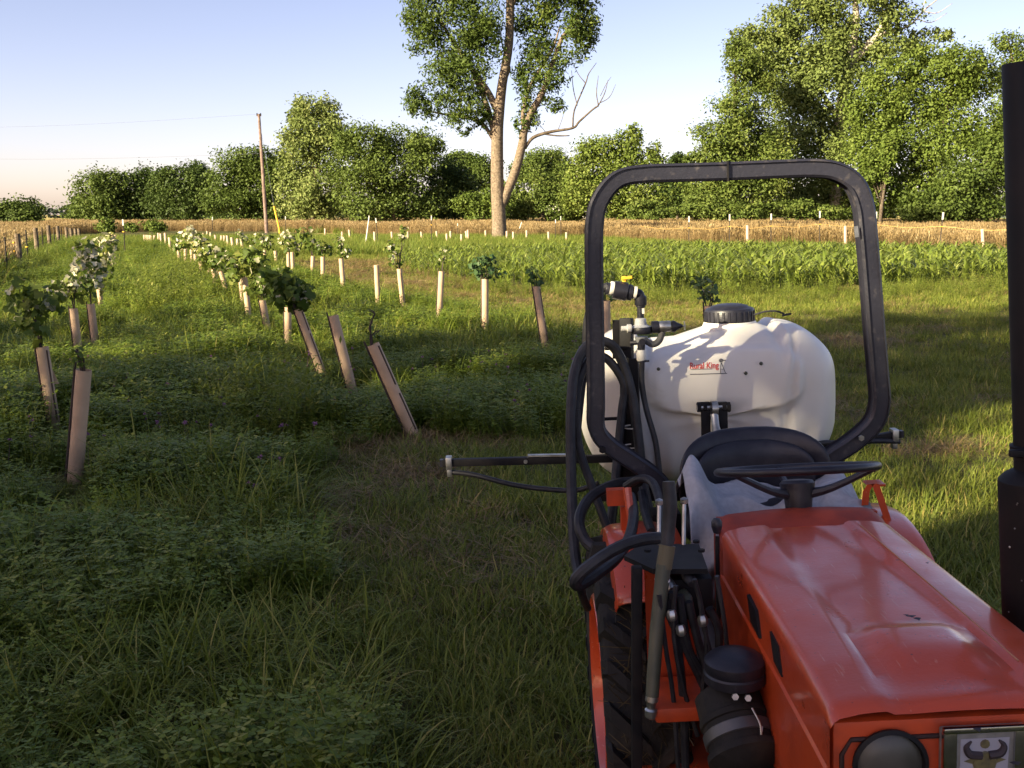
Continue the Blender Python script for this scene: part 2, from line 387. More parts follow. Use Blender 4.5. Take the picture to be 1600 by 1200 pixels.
def clump(kind, seed):
    R.seed(seed); V = []; Q = []; T = []
    U = R.uniform
    if kind == 'long':
        for _ in range(34):
            rr = .15 * math.sqrt(U(0, 1)); a = U(0, 6.28)
            blade(V, Q, T, (rr * math.cos(a), rr * math.sin(a), -.01), a + U(-1.2, 1.2), U(.14, .44), U(.006, .013), U(.15, .95), U(.6, 2.6), 5, U(.0, .85) if U(0, 1) > .04 else 1)
    elif kind == 'clover':
        for _ in range(34):
            rr = .15 * math.sqrt(U(0, 1)); a = U(0, 6.28); h = U(.08, .30); bx, by = rr * math.cos(a), rr * math.sin(a)
            ex, ey = bx + U(-.05, .05), by + U(-.05, .05); t0 = U(0, .85)
            blade(V, Q, T, (bx, by, -.01), a, h * 1.02, .004, U(.0, .35), .2, 2, t0 * .6)
            for lev in range(4):
                z = h * (1 - .22 * lev); az = U(0, 6.28)
                cxx, cyy = bx + (ex - bx) * z / h, by + (ey - by) * z / h
                for k in range(3): leaflet(V, Q, T, (cxx, cyy, z), az + k * 2.09, U(-.3, .45), U(.022, .044), U(.014, .028), min(1, t0 + U(-.1, .25)))
        for _ in range(7):
            a = U(0, 6.28); blade(V, Q, T, (U(-.1, .1), U(-.1, .1), 0), a, U(.2, .42), .006, U(0, .4), U(.4, 1.5), 4, U(.3, .9))
    elif kind == 'mown':
        for _ in range(60):
            rr = .15 * math.sqrt(U(0, 1)); a = U(0, 6.28)
            blade(V, Q, T, (rr * math.cos(a), rr * math.sin(a), -.005), U(0, 6.28), U(.04, .13), U(.004, .007), U(.1, .9), U(.2, 1.3), 3, U(0, .8) if U(0, 1) > .14 else U(.85, 1))
    elif kind == 'meadow':
        for _ in range(60):
            rr = .22 * math.sqrt(U(0, 1)); a = U(0, 6.28)
            blade(V, Q, T, (rr * math.cos(a), rr * math.sin(a), -.01), U(0, 6.28), U(.12, .34), U(.008, .014), U(.0, .6), U(.2, 1.4), 3, U(0, .8) if U(0, 1) > .1 else 1)
    elif kind == 'straw':
        for _ in range(60):
            rr = .17 * math.sqrt(U(0, 1)); a = U(0, 6.28)
            blade(V, Q, T, (rr * math.cos(a), rr * math.sin(a), U(.0, .035)), U(0, 6.28), U(.05, .15), U(.002, .005), U(.9, 1.6), U(-.3, 1.2), 3, U(0, 1))
    elif kind == 'hay':
        for _ in range(34):
            rr = .3 * math.sqrt(U(0, 1)); a = U(0, 6.28); h = U(.65, 1.12); az = U(0, 6.28); ln = U(0, .12)
            bx, by = rr * math.cos(a), rr * math.sin(a)
            blade(V, Q, T, (bx, by, 0), az, h, .011, ln, U(.1, .4), 3, U(.0, .8))
            tx, ty = bx + math.cos(az) * h * (ln + .12), by + math.sin(az) * h * (ln + .12)
            leaflet(V, Q, T, (tx, ty, h * .84), az, 1.25, .16, .035, U(.5, 1))
        for _ in range(14):
            rr = .3 * math.sqrt(U(0, 1)); a = U(0, 6.28)
            blade(V, Q, T, (rr * math.cos(a), rr * math.sin(a), 0), U(0, 6.28), U(.3, .7), .014, U(0, .4), U(.4, 1.4), 3, U(.1, .6))
    elif kind == 'weed':
        for _ in range(15):
            a = U(0, 6.28); rr = .16 * math.sqrt(U(0, 1)); h = U(.25, .62); bx, by = rr * math.cos(a), rr * math.sin(a); ln = U(0, .3); t0 = U(.1, .8)
            blade(V, Q, T, (bx, by, 0), a, h, .006, ln, .1, 2, t0 * .7)
            for k in range(15):
                z = h * (.25 + .75 * k / 15); az = k * 2.4 + U(-.4, .4)
                leaflet(V, Q, T, (bx + math.cos(a) * z * ln, by + math.sin(a) * z * ln, z), az, U(-.2, .8), U(.045, .09), U(.014, .026), min(1, t0 + U(-.15, .3)))
    elif kind == 'corn':
        h = U(.55, .8)
        for k in range(2): blade(V, Q, T, (0, 0, 0), k * 1.57, h, .03, 0, .05, 2, .3)
        a0 = U(0, 3.14)
        for k in range(10):
            z = h * (.12 + .085 * k); az = a0 + (k % 2) * 3.14 + U(-.6, .6)
            blade(V, Q, T, (0, 0, z), az, U(.42, .7), U(.06, .10), U(.3, .7), U(.9, 1.9), 5, U(.1, .9))
    elif kind == 'pink':
        for k in range(14):
            a = U(0, 6.28); e = U(-.3, 1.5)
            leaflet(V, Q, T, (0, 0, 0), a, e, U(.012, .017), .009, U(0, 1))
        blade(V, Q, T, (0, 0, -.2), 0, .2, .003, 0, .05, 2, 0)
    return np.array(V), np.array(Q), np.array(T)
CLUMPS = {}
for kind, mk, nvar in (('long', 'grass_long', 6), ('clover', 'clover', 6), ('mown', 'grass_mown', 6), ('meadow', 'grass_meadow', 5), ('straw', 'straw', 4), ('hay', 'hay', 6),
                       ('weed', 'weed', 5), ('corn', 'corn', 7), ('pink', 'pink', 3)):
    c = bpy.data.collections.new('clumps_' + kind); CLUMPS[kind] = (c, nvar)     # source shapes only; not linked into the scene
    for k in range(nvar):
        V, Q, T = clump(kind, 100 * len(CLUMPS) + k)
        o = np_mesh(kind + '_clump', V, Q, M[mk], attrs={'tone': T}, link=False); c.objects.link(o)
def scatter(name, kind, P, scl, label, tilt=.12, cat=None):
    P = np.asarray(P, np.float32); N = len(P); coll, nvar = CLUMPS[kind]
    me = bpy.data.meshes.new(name); me.vertices.add(N); me.vertices.foreach_set('co', P.ravel())
    rot = np.stack([rng.normal(0, tilt, N), rng.normal(0, tilt, N), rng.uniform(0, 6.283, N)], 1).astype(np.float32)
    a = me.attributes.new('rot', 'FLOAT_VECTOR', 'POINT'); a.data.foreach_set('vector', rot.ravel())
    a = me.attributes.new('scl', 'FLOAT', 'POINT'); a.data.foreach_set('value', np.asarray(scl, np.float32))
    a = me.attributes.new('pick', 'INT', 'POINT'); a.data.foreach_set('value', rng.integers(0, nvar, N).astype(np.int32))
    o = bpy.data.objects.new(name, me); COL.objects.link(o)
    g = bpy.data.node_groups.new(name + '_scatter', 'GeometryNodeTree')
    g.interface.new_socket('Geometry', in_out='INPUT', socket_type='NodeSocketGeometry'); g.interface.new_socket('Geometry', in_out='OUTPUT', socket_type='NodeSocketGeometry')
    N_ = g.nodes; gi = N_.new('NodeGroupInput'); go = N_.new('NodeGroupOutput'); ip = N_.new('GeometryNodeInstanceOnPoints')
    ci = N_.new('GeometryNodeCollectionInfo'); ci.inputs['Collection'].default_value = coll; ci.inputs['Separate Children'].default_value = True; ci.inputs['Reset Children'].default_value = True
    def attr(nm, ty):
        q = N_.new('GeometryNodeInputNamedAttribute'); q.data_type = ty; q.inputs['Name'].default_value = nm; return q.outputs['Attribute']
    g.links.new(gi.outputs[0], ip.inputs['Points']); g.links.new(ci.outputs[0], ip.inputs['Instance']); ip.inputs['Pick Instance'].default_value = True
    g.links.new(attr('pick', 'INT'), ip.inputs['Instance Index']); g.links.new(attr('rot', 'FLOAT_VECTOR'), ip.inputs['Rotation']); g.links.new(attr('scl', 'FLOAT'), ip.inputs['Scale'])
    g.links.new(ip.outputs[0], go.inputs[0])
    md = o.modifiers.new('scatter', 'NODES'); md.node_group = g
    tag(o, label, cat, kind='stuff'); return o
def wedge(n, r0, r1, half=.66):
    """n points spread evenly over a ring sector in front of the camera (a margin wider than its view)"""
    a = rng.uniform(-half, half, n); r = np.sqrt(rng.uniform(r0 * r0, r1 * r1, n))
    return r * np.sin(a), r * np.cos(a) - 1.0
def rings(spec):
    xs = []; ys = []; rr = []
    for dens, r0, r1 in spec:
        n = int(dens * .66 * (r1 * r1 - r0 * r0)); x, y = wedge(n, r0, r1); xs.append(x); ys.append(y)
    return np.concatenate(xs), np.concatenate(ys)
def pts(x, y, dz=0.0): return np.stack([x, y, hz(x, y) + dz], 1)
def masks(x, y):
    gold = is_gold(x, y); corn = in_poly(x, y, CORN) & ~gold
    tall = in_poly(x, y, TALL) & ~gold & ~corn
    strip = in_poly(x, y, STRAWSTRIP)
    patch = np.zeros(x.shape, bool)
    for P in STRAWPATCH: patch |= in_poly(x, y, P)
    px, py = to_px(x, y)
    mown = ~gold & ~corn & ~tall & ((px > 420) | (y < 3)) & (y < 45)
    meadow = ~gold & ~corn & ~tall & ~mown
    return gold, corn, tall, strip, patch, mown, meadow
def off_tractor(x, y): return ~((np.abs(x - .78) < .5) & (y > 1.0) & (y < 4.2))
# growth is trampled short right in front of each tube's foot
FEET = [tuple(ground_at(*p)[:2]) for p in ((117, 752), (85, 668), (648, 684), (551, 611), (502, 580), (853, 546), (758, 527), (686, 502), (123, 553), (149, 534), (450, 535), (419, 517), (389, 497), (630, 480), (591, 476))]
def foot_factor(x, y):
    f = np.ones(len(x))
    for (a, b) in FEET:
        L = math.hypot(a, b); ux, uy = -a / L, -b / L; t = (x - a) * ux + (y - b) * uy; s = np.abs((x - a) * uy - (y - b) * ux)
        f = np.where((t > -.1) & (t < 1.3) & (s < .17), np.minimum(f, .22 + .3 * np.clip(t / 1.3, 0, 1)), f)
    return f
# tall unmown growth: long grass and clover in drifts
x, y = rings([(80, .8, 8), (42, 8, 16), (22, 16, 34), (9, 34, 62)])
g_, c_, tall, strip, patch, mown, meadow = masks(x, y)
drift = vnoise(x, y, 1.4, 5) + .35 * (vnoise(x, y, .5, 6) - .5)
k = tall & ((drift > .36) | (np.hypot(x, y) < 4.5)) & (rng.uniform(0, 1, len(x)) < np.where(drift > .58, .9, .62)); scatter('long_grass', 'long', pts(x[k], y[k]), ((.45 + 1.0 * vnoise(x, y, 1.1, 8) + rng.uniform(-.1, .25, len(x))) * np.where(np.hypot(x, y) < 4.5, .72, 1) * foot_factor(x, y))[k] * np.clip(1 + (np.hypot(x, y)[k] - 20) * .012, .95, 1.4), 'long drooping grass in the unmown rows')
near = np.hypot(x, y) < 4.2
k = tall & ((drift <= .52) | (rng.uniform(0, 1, len(x)) < .4)) & ~(near & (rng.uniform(0, 1, len(x)) < .35)); scatter('clover', 'clover', pts(x[k], y[k]), ((.4 + 1.05 * vnoise(x, y, .9, 9) + rng.uniform(-.15, .2, len(x))) * np.where(near, .68, 1) * foot_factor(x, y))[k] * np.clip(1 + (np.hypot(x, y)[k] - 20) * .014, .95, 1.5), 'clover and low leafy weeds in the unmown rows')
# mown grass, thinner and yellower on the straw strip
x, y = rings([(130, .8, 7), (70, 7, 14), (30, 14, 28), (12, 28, 46)])
g_, c_, tall, strip, patch, mown, meadow = masks(x, y)
k = mown & (rng.uniform(0, 1, len(x)) > np.where(strip, .05, np.where(patch, .68, .08)))
scatter('mown_grass', 'mown', pts(x[k], y[k]), (rng.uniform(.6, 1.15, len(x)) * (.75 + .7 * vnoise(x, y, .9, 12)) * np.where(strip, .75, 1))[k] * np.clip(1 + (np.hypot(x, y)[k] - 12) * .02, 1, 1.6), 'short mown grass in the alleys')
x, y = rings([(90, .8, 9), (36, 9, 16), (16, 16, 40)])
g_, c_, tall, strip, patch, mown, meadow = masks(x, y)
k = (patch & (rng.uniform(0, 1, len(x)) < .95)) | (strip & (rng.uniform(0, 1, len(x)) < .6)) | (mown & (vnoise(x, y, 1.0, 14) > .62) & (rng.uniform(0, 1, len(x)) < .45))
scatter('cut_straw', 'straw', pts(x[k], y[k], .01), (rng.uniform(.7, 1.3, len(x)))[k] * np.clip(1 + (np.hypot(x, y)[k] - 12) * .03, 1, 1.8), 'dead brown cut grass lying on the mown alleys')
# tufts standing in the mown alley
x, y = rings([(14, 1.5, 9), (8, 9, 28)]); g_, c_, tall, strip, patch, mown, meadow = masks(x, y)
k = mown & off_tractor(x, y) & ~strip & (vnoise(x, y, 1.1, 15) > .42); scatter('grass_tufts', 'long', pts(x[k], y[k]), rng.uniform(.25, .55, k.sum()) * (.7 + .7 * vnoise(x, y, 1.1, 15))[k], 'uncut grass tufts in the mown alley')
# meadow margin
x, y = rings([(14, 24, 50), (8, 50, 78)]); g_, c_, tall, strip, patch, mown, meadow = masks(x, y)
k = meadow; scatter('meadow_grass', 'meadow', pts(x[k], y[k]), rng.uniform(1.0, 1.9, k.sum()), 'bright green grass along the field margin')
# weeds standing up in sunlit drifts
WEEDS = field([(205, 495), (225, 450), (262, 425), (330, 430), (345, 480), (300, 500), (240, 505)]); W2 = field([(310, 700), (350, 640), (420, 630), (520, 660), (500, 690), (400, 705)])
W3 = field([(330, 450), (420, 455), (400, 490), (345, 480)])
x, y = rings([(9, 3, 60)]); g_, c_, tall, strip, patch, mown, meadow = masks(x, y)
edge = in_poly(x, y, field([(640, 428), (780, 448), (960, 460), (1340, 453), (1700, 440), (1700, 462), (1340, 475), (960, 478), (700, 455)]))
inw = in_poly(x, y, WEEDS) | in_poly(x, y, W3) | in_poly(x, y, W2)
k = (edge & (rng.uniform(0, 1, len(x)) < .55)) | tall & (inw | ((vnoise(x, y, 2.1, 21) > .72) & (rng.uniform(0, 1, len(x)) < .5))); scatter('tall_weeds', 'weed', pts(x[k], y[k]), np.where(inw[k], rng.uniform(.8, 1.3, k.sum()), rng.uniform(.4, .8, k.sum())), 'upright leafy weeds among the young trees')
x, y = rings([(16, 2, 14)]); g_, c_, tall, strip, patch, mown, meadow = masks(x, y)
k = tall & (vnoise(x, y, 1.6, 23) > .5) & (rng.uniform(0, 1, len(x)) < .5); scatter('clover_flowers', 'pink', pts(x[k], y[k], 0) + np.array([0, 0, .2]) + rng.uniform(0, .1, (k.sum(), 1)) * np.array([0, 0, 1]), rng.uniform(1.0, 1.7, k.sum()), 'small pink clover flowers in the unmown grass')
# corn in rows
u = np.array([-.36, .933]); v = np.array([.933, .36])
ra, rb = np.meshgrid(np.arange(-30, 110, .17), np.arange(-10, 110, .5)); ra = ra.ravel() + rng.normal(0, .04, ra.size); rb = rb.ravel() + rng.normal(0, .04, rb.size)
x = u[0] * ra + v[0] * rb; y = u[1] * ra + v[1] * rb; k = in_poly(x, y, CORN) & (rng.uniform(0, 1, len(x)) > .1)
x, y = x[k], y[k]; left_low = np.interp(to_px(x, y)[0], [600, 760, 1000, 1400], [.45, .56, .74, .78])
scatter('sweet_corn', 'corn', pts(x, y), left_low * rng.uniform(.8, 1.12, len(x)), 'dense patch of young green corn in front of the hay field', tilt=.08)
# golden hay
x, y = rings([(7, 22, 70), (6, 70, 110), (3.2, 110, 175)]); k = is_gold(x, y)
x, y = x[k], y[k]; scatter('hay_grass', 'hay', pts(x, y), rng.uniform(.75, 1.1, len(x)) * (.8 + .4 * vnoise(x, y, 6, 31)) * np.where(x < -2 - .428 * y, .85, 1), 'tall golden hay grass across the far field', tilt=.06)

x, y = rings([(5, 24, 60), (2.5, 60, 120)]); k = is_gold(x, y) & (vnoise(x, y, 7, 33) > .55)
scatter('green_in_hay', 'meadow', pts(x[k], y[k]), rng.uniform(1.8, 3.0, k.sum()), 'green grass patches mixed into the hay')
# ================================================================== trees
def leaf_cloud(lobes, Y, nleaf, L, W, clumps_per=34, seed=1, flat=.5, droop=0.0, sig=.17):
    """lobes: (px, py, rx, ry[, depth offset m]) as measured; becomes leaves filling real ellipsoids at distance Y"""
    r = np.random.default_rng(seed); s = Y / FPX; Vs = []; Ts = []
    area = np.array([a[2] * a[3] for a in lobes], float); cnt = (nleaf * area / area.sum()).astype(int)
    for lb, n in zip(lobes, cnt):
        if n < 4: continue
        c = at(lb[0], lb[1], Y); rx, rz = lb[2] * s, lb[3] * s; ry = .5 * (rx + rz) * .9
        dy = lb[4] if len(lb) > 4 else r.uniform(-.5, .5) * ry
        nc = max(8, int(clumps_per * (area.max() ** 0 )))
        d = r.normal(size=(nc, 3)); d /= np.linalg.norm(d, axis=1)[:, None]
        rad = r.uniform(.35, 1.0, nc) ** .6
        cc = d * rad[:, None]
        wi = r.integers(0, nc, n); p = cc[wi] + r.normal(size=(n, 3)) * sig
        ct = r.uniform(0, 1, nc)
        P = np.array([c.x, Y + dy, c.z]) + p * np.array([rx, ry, rz])
        P[:, 2] = np.maximum(P[:, 2], .15)
        out = p / (np.linalg.norm(p, axis=1)[:, None] + 1e-6)
        nrm = r.normal(size=(n, 3)) * .55 + out * .5 + np.array([0, 0, flat]); nrm /= np.linalg.norm(nrm, axis=1)[:, None]
        t = np.cross(nrm, r.normal(size=(n, 3)) + np.array([0, 0, -droop])); t /= np.linalg.norm(t, axis=1)[:, None] + 1e-9
        if droop: t = t * .5 + np.array([0, 0, -droop]); t -= nrm * (t * nrm).sum(1)[:, None]; t /= np.linalg.norm(t, axis=1)[:, None] + 1e-9
        bt = np.cross(nrm, t); sz = r.uniform(.65, 1.3, n)[:, None]
        a, b = t * L * sz * .5, bt * W * sz * .5; lift = nrm * W * .22 * sz
        Vs.append(np.stack([P - a, P + b + lift, P + a, P - b + lift], 1).reshape(-1, 3)); Ts.append(np.clip(ct[wi] * .65 + r.uniform(0, .35, n), 0, 1))
    V = np.concatenate(Vs); T = np.concatenate(Ts); Q = np.arange(len(V)).reshape(-1, 4)
    return V, Q, T
def make_tree(name, label, lobes, Y, nleaf, leaf, mat, group=None, trunks=None, bark='bark_dark', seed=1, base=None, droop=0.0, flat=.5, clumps_per=34, sig=.215, cat='tree', dead=None):
    bx, by = base if base else (np.mean([l[0] for l in lobes]), 0)
    g = at(bx, 335 + CAMH * FPX / Y, Y); root = empty(name, (g.x, Y, 0)); tag(root, label, cat, group)
    off = np.array([g.x, Y, 0])
    V, Q, T = leaf_cloud(lobes, Y, nleaf, leaf[0], leaf[1], clumps_per, seed, flat, droop, sig)
    np_mesh('crown', V - off, Q, mat, root, {'tone': T})
    mb = MB(); s = Y / FPX
    if trunks is None:
        top = min(lobes, key=lambda l: l[1]); big = sorted(lobes, key=lambda l: -l[2] * l[3])[:6]
        tp = at(top[0], top[1] - top[3] * .4, Y) - Vector(off); h = tp.z
        mb.tube([(0, 0, -.2), (tp.x * .1, 0, h * .3), (tp.x * .5, 0, h * .65), tp], [h * .026, h * .02, h * .012, h * .003], 8)
        for l in big:
            c = at(l[0], l[1], Y) - Vector(off); c.y = l[4] if len(l) > 4 else 0; z0 = min(c.z * .5, h * .5)
            mb.tube([(0, 0, z0), (c.x * .5, c.y * .5, (z0 + c.z) * .5), c], [h * .010, h * .007, h * .003], 6)
    else:
        for path in trunks:
            P = [at(p[0], p[1], Y) - Vector(off) + Vector((0, p[3] if len(p) > 3 else 0, 0)) for p in path]; rr = [p[2] * .5 * s for p in path]
            mb.tube(P, rr, 12 if path[0][2] > 10 else 7, sub=4)
    mb.build('trunk', M[bark], root, sharp=None)
    if dead:
        md_ = MB()
        for path in dead:
            P = [at(p[0], p[1], Y) - Vector(off) for p in path]; md_.tube(P, [p[2] * .34 * s for p in path], 7, sub=4)
        md_.build('dead_limb', M['bark_dark'], root, sharp=None)
    return root
lm = lambda nm, a, b, c: leaf_mat(nm, a, b, c, trans=.3, rough=.6, spec=.2)
M['ash'] = lm('ash_leaf', (.034, .060, .010), (.082, .122, .022), (.14, .175, .036))
M['oliv'] = lm('olive_green_leaf', (.058, .092, .018), (.122, .168, .034), (.175, .21, .05))
M['dark'] = lm('dark_green_leaf', (.032, .058, .012), (.074, .11, .024), (.115, .15, .036))
M['lime'] = lm('yellow_green_leaf', (.078, .122, .020), (.145, .195, .036), (.20, .24, .055))
M['sycamore'] = lm('pale_green_leaf', (.10, .14, .034), (.175, .22, .06), (.24, .27, .09))
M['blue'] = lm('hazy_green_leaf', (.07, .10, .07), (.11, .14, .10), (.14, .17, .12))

# the big lone tree
ash_lobes = [(740, 25, 42, 45), (690, 20, 45, 38), (665, 60, 34, 24), (715, 75, 45, 38), (760, 60, 26, 50), (690, 115, 42, 26), (730, 120, 38, 34), (672, 158, 36, 24), (715, 165, 38, 26), (745, 180, 22, 22),
             (648, 22, 20, 16), (760, -40, 55, 50), (700, -50, 50, 45), (800, -90, 70, 55), (650, -20, 25, 25), (725, 205, 12, 8), (655, 165, 18, 14),
             (840, 40, 34, 34), (880, 15, 36, 30), (850, 85, 38, 30), (895, 70, 30, 28), (825, 120, 22, 34), (862, 125, 28, 22), (905, 40, 28, 30), (830, 165, 18, 28), (865, 160, 20, 13), (815, 195, 12, 18),
             (850, -40, 55, 50), (900, -40, 40, 40), (918, 8, 18, 12), (925, 55, 10, 14)]
make_tree('ash_tree', 'big lone tree with forked pale trunk and a bare dead limb on its side', ash_lobes, 68, 43000, (.28, .105), M['ash'], base=(780, 378), bark='bark', droop=.5, flat=.2, seed=3, clumps_per=15, sig=.23,
  trunks=[[(780, 385, 27), (780, 350, 22), (777, 290, 20), (777, 215, 18), (779, 180, 17), (785, 130, 14), (795, 70, 13), (797, 0, 12), (795, -80, 6)],
          [(778, 175, 11), (760, 140, 10), (735, 105, 8), (705, 60, 6), (680, 20, 3)],
          [(772, 215, 7), (765, 180, 9), (755, 150, 8), (740, 120, 5)],
          [(773, 222, 6), (755, 195, 6), (725, 182, 5), (690, 178, 3), (665, 172, 2)],
          [(783, 325, 12), (790, 305, 15), (805, 268, 14), (816, 225, 13), (819, 205, 12), (832, 172, 11), (850, 140, 9), (878, 60, 6), (915, 15, 3)],
          [(819, 210, 6), (817, 180, 6), (830, 130, 5), (862, 80, 4), (875, 40, 2)],
          [(796, 20, 6), (805, 0, 6), (820, -10, 4)], [(785, 135, 6), (795, 108, 6), (793, 100, 3)]],
  dead=[[(820, 232, 7), (833, 215, 8), (860, 206, 7), (895, 200, 5.5), (905, 190, 5), (925, 172, 4), (935, 165, 4)],
          [(895, 198, 4), (896, 180, 3.5), (900, 165, 3.5), (915, 130, 3), (920, 115, 2), (932, 98, 1)], [(902, 165, 2), (896, 140, 2), (893, 110, 1)], [(915, 130, 2), (905, 118, 1.5), (898, 105, 1)],
          [(935, 165, 2.5), (932, 145, 2), (935, 118, 1)], [(935, 165, 2.5), (945, 145, 2), (950, 125, 1)], [(935, 162, 2), (952, 152, 1.6), (962, 132, .8)], [(938, 150, 1.5), (948, 130, 1.2), (955, 120, .7)],
          [(848, 209, 4), (870, 212, 3.5), (890, 212, 2.5)], [(872, 203, 1.5), (880, 180, 1), (878, 165, .6)], [(852, 206, 1.5), (840, 190, 1), (836, 178, .6)]])
# far hedgerow and woods, each tree its own
G1 = 'trees along the far edge of the hay field'
def T_(name, label, lobes, Y, n, leaf, mk, seed, **k): return make_tree(name, label, lobes, Y, int(n * 1.7), (leaf[0] * .78, leaf[1] * .74), M[mk], G1, seed=seed, **k)
T_('small_tree', 'small round olive tree at the far left edge of the field', [(25, 335, 36, 24), (35, 325, 25, 17), (5, 338, 30, 22), (50, 345, 18, 14), (-25, 335, 35, 25)], 120, 5000, (.5, .3), 'oliv', 5)
T_('hedge_tree', 'dark hedgerow tree with lighter rounded edge, lowest at the hedge end', [(150, 305, 34, 34), (175, 290, 30, 24), (135, 330, 24, 22), (165, 330, 34, 24), (118, 345, 14, 12)], 140, 7500, (.5, .3), 'oliv', 6)
T_('hedge_tree', 'dark dense hedgerow tree second from the hedge end', [(210, 295, 40, 32), (225, 280, 28, 18), (205, 325, 42, 28), (240, 305, 28, 34)], 142, 7500, (.5, .3), 'dark', 7)
T_('hedge_tree', 'dark hedgerow tree with feathery top beside the taller olive tree', [(285, 290, 38, 28), (305, 275, 26, 18), (280, 322, 44, 30), (318, 300, 24, 34), (262, 275, 18, 12)], 138, 8000, (.5, .3), 'dark', 8)
T_('olive_tree', 'layered olive tree directly behind the utility pole', [(372, 255, 36, 26), (400, 250, 34, 20), (352, 290, 34, 26), (395, 300, 46, 36), (430, 270, 26, 28), (365, 325, 40, 24), (420, 330, 36, 22), (440, 245, 16, 12)], 132, 13000, (.5, .28), 'oliv', 9)
T_('cottonwood_tree', 'tall pale topped tree, highest point of the woods behind the pole', [(478, 172, 22, 22), (510, 170, 20, 20), (497, 195, 38, 26), (475, 225, 36, 30), (520, 225, 40, 32), (490, 265, 46, 36), (465, 300, 36, 40), (510, 305, 42, 42), (458, 185, 10, 14)], 128, 16000, (.48, .3), 'sycamore', 10)
T_('broad_tree', 'broad rounded green tree between the tall pale tree and the lone tree', [(575, 225, 42, 28), (620, 225, 40, 26), (660, 218, 30, 18), (560, 265, 46, 32), (610, 270, 52, 36), (660, 255, 36, 24), (580, 310, 48, 36), (640, 310, 52, 38), (685, 228, 12, 10), (545, 225, 20, 18)], 124, 17000, (.46, .28), 'oliv', 11)
T_('dark_tree', 'dark shaded tree filling the gap left of the lone trunk', [(695, 285, 30, 34), (690, 320, 38, 26), (720, 300, 26, 32), (742, 325, 24, 22)], 130, 7000, (.46, .28), 'dark', 12)
T_('back_tree', 'hazy taller tree standing behind the lone trunk', [(735, 258, 30, 20), (715, 250, 20, 14), (755, 275, 30, 26), (705, 270, 22, 22)], 165, 5500, (.55, .35), 'oliv', 13)
T_('spreading_bush', 'low spreading lime green tree just left of the lone trunk', [(745, 318, 32, 16), (728, 312, 20, 10), (755, 335, 32, 14), (775, 310, 22, 18)], 118, 4500, (.42, .26), 'lime', 14)
T_('round_tree', 'round crowned tree on the skyline just right of the lone trunk', [(858, 250, 30, 20), (840, 262, 28, 22), (875, 268, 24, 18), (815, 268, 18, 16)], 170, 5500, (.55, .35), 'oliv', 15)
T_('bushy_tree', 'bushy mid green tree right of the lone trunk under the skyline tree', [(835, 300, 38, 30), (860, 320, 40, 26), (815, 325, 30, 22), (880, 300, 22, 26), (900, 322, 24, 20), (905, 300, 18, 24), (890, 337, 30, 10)], 122, 8500, (.44, .27), 'oliv', 16)
T_('lime_tree', 'bright spiky topped tree left of the roll bar', [(940, 235, 34, 26), (975, 228, 26, 24), (990, 212, 14, 16), (925, 270, 40, 30), (985, 268, 44, 32), (945, 310, 48, 34), (1000, 315, 44, 30), (905, 300, 24, 32), (1022, 235, 10, 14), (1015, 255, 20, 18)], 118, 15000, (.44, .27), 'lime', 17)
T_('gap_tree', 'small dark tree in the gap framed by the roll bar', [(1052, 270, 28, 24), (1045, 300, 34, 30), (1075, 310, 30, 28), (1062, 250, 16, 12)], 135, 6000, (.48, .28), 'dark', 18)
T_('locust_tree', 'tall layered tree framed by the roll bar top, left of the huge sycamore', [(1150, 175, 40, 30), (1125, 215, 40, 26), (1115, 245, 36, 22), (1175, 130, 34, 28), (1165, 215, 44, 36), (1145, 265, 52, 34), (1120, 305, 50, 34), (1185, 310, 50, 36), (1200, 260, 44, 40), (1085, 250, 16, 10), (1098, 305, 26, 26), (1150, 75, 18, 14), (1160, 95, 26, 22)], 112, 27000, (.44, .24), 'oliv', 19)
syc = [(1185, 70, 36, 30), (1215, 40, 34, 30), (1255, 25, 34, 30), (1160, 60, 20, 14), (1205, 105, 40, 30), (1250, 85, 38, 34), (1300, 70, 40, 36), (1350, 55, 40, 34), (1400, 30, 36, 30), (1290, 10, 36, 26), (1230, 140, 44, 34), (1290, 130, 48, 40), (1340, 115, 44, 34), (1250, 190, 46, 40), (1310, 190, 46, 40), (1390, 80, 36, 26), (1440, 65, 26, 18), (1350, -10, 40, 30), (1300, -40, 46, 30), (1240, 240, 46, 40), (1300, 250, 46, 40), (1270, 300, 50, 40), (1470, 55, 18, 10), (1330, 305, 40, 36)]
T_('sycamore_tree', 'huge pale leaved sycamore with white upper limbs, tallest at the right', syc, 120, 40000, (.5, .32), 'sycamore', 20, bark='bark_pale', base=(1300, 0), clumps_per=24, sig=.24,
   trunks=[[(1305, 345, 22), (1310, 200, 18), (1325, 110, 14), (1337, 40, 11), (1335, -10, 8), (1330, -50, 4)], [(1330, 100, 8), (1360, 70, 8), (1385, 25, 6), (1400, -10, 3)], [(1340, 85, 7), (1365, 60, 6), (1400, 45, 3)],
           [(1312, 190, 8), (1270, 120, 6), (1240, 50, 4), (1225, 15, 2)], [(1370, 60, 3), (1420, 40, 3), (1445, 15, 2.5), (1470, -5, 1.5)], [(1445, 18, 1.6), (1465, 20, 1.3), (1488, 5, .8)], [(1435, 30, 1.5), (1455, 35, 1.2), (1480, 20, .7)], [(1440, 20, 1.6), (1448, -5, 1.2), (1460, -20, .8)]])
T_('yellow_green_tree', 'yellow green billowing tree beside the exhaust pipe', [(1400, 130, 44, 34), (1450, 105, 44, 30), (1500, 100, 40, 28), (1375, 175, 44, 38), (1430, 170, 50, 40), (1490, 160, 50, 42), (1530, 130, 30, 30), (1365, 235, 46, 40), (1420, 240, 52, 42), (1480, 235, 50, 42), (1535, 210, 36, 44), (1375, 295, 44, 38), (1440, 300, 50, 38)], 104, 32000, (.42, .26), 'lime', 21)
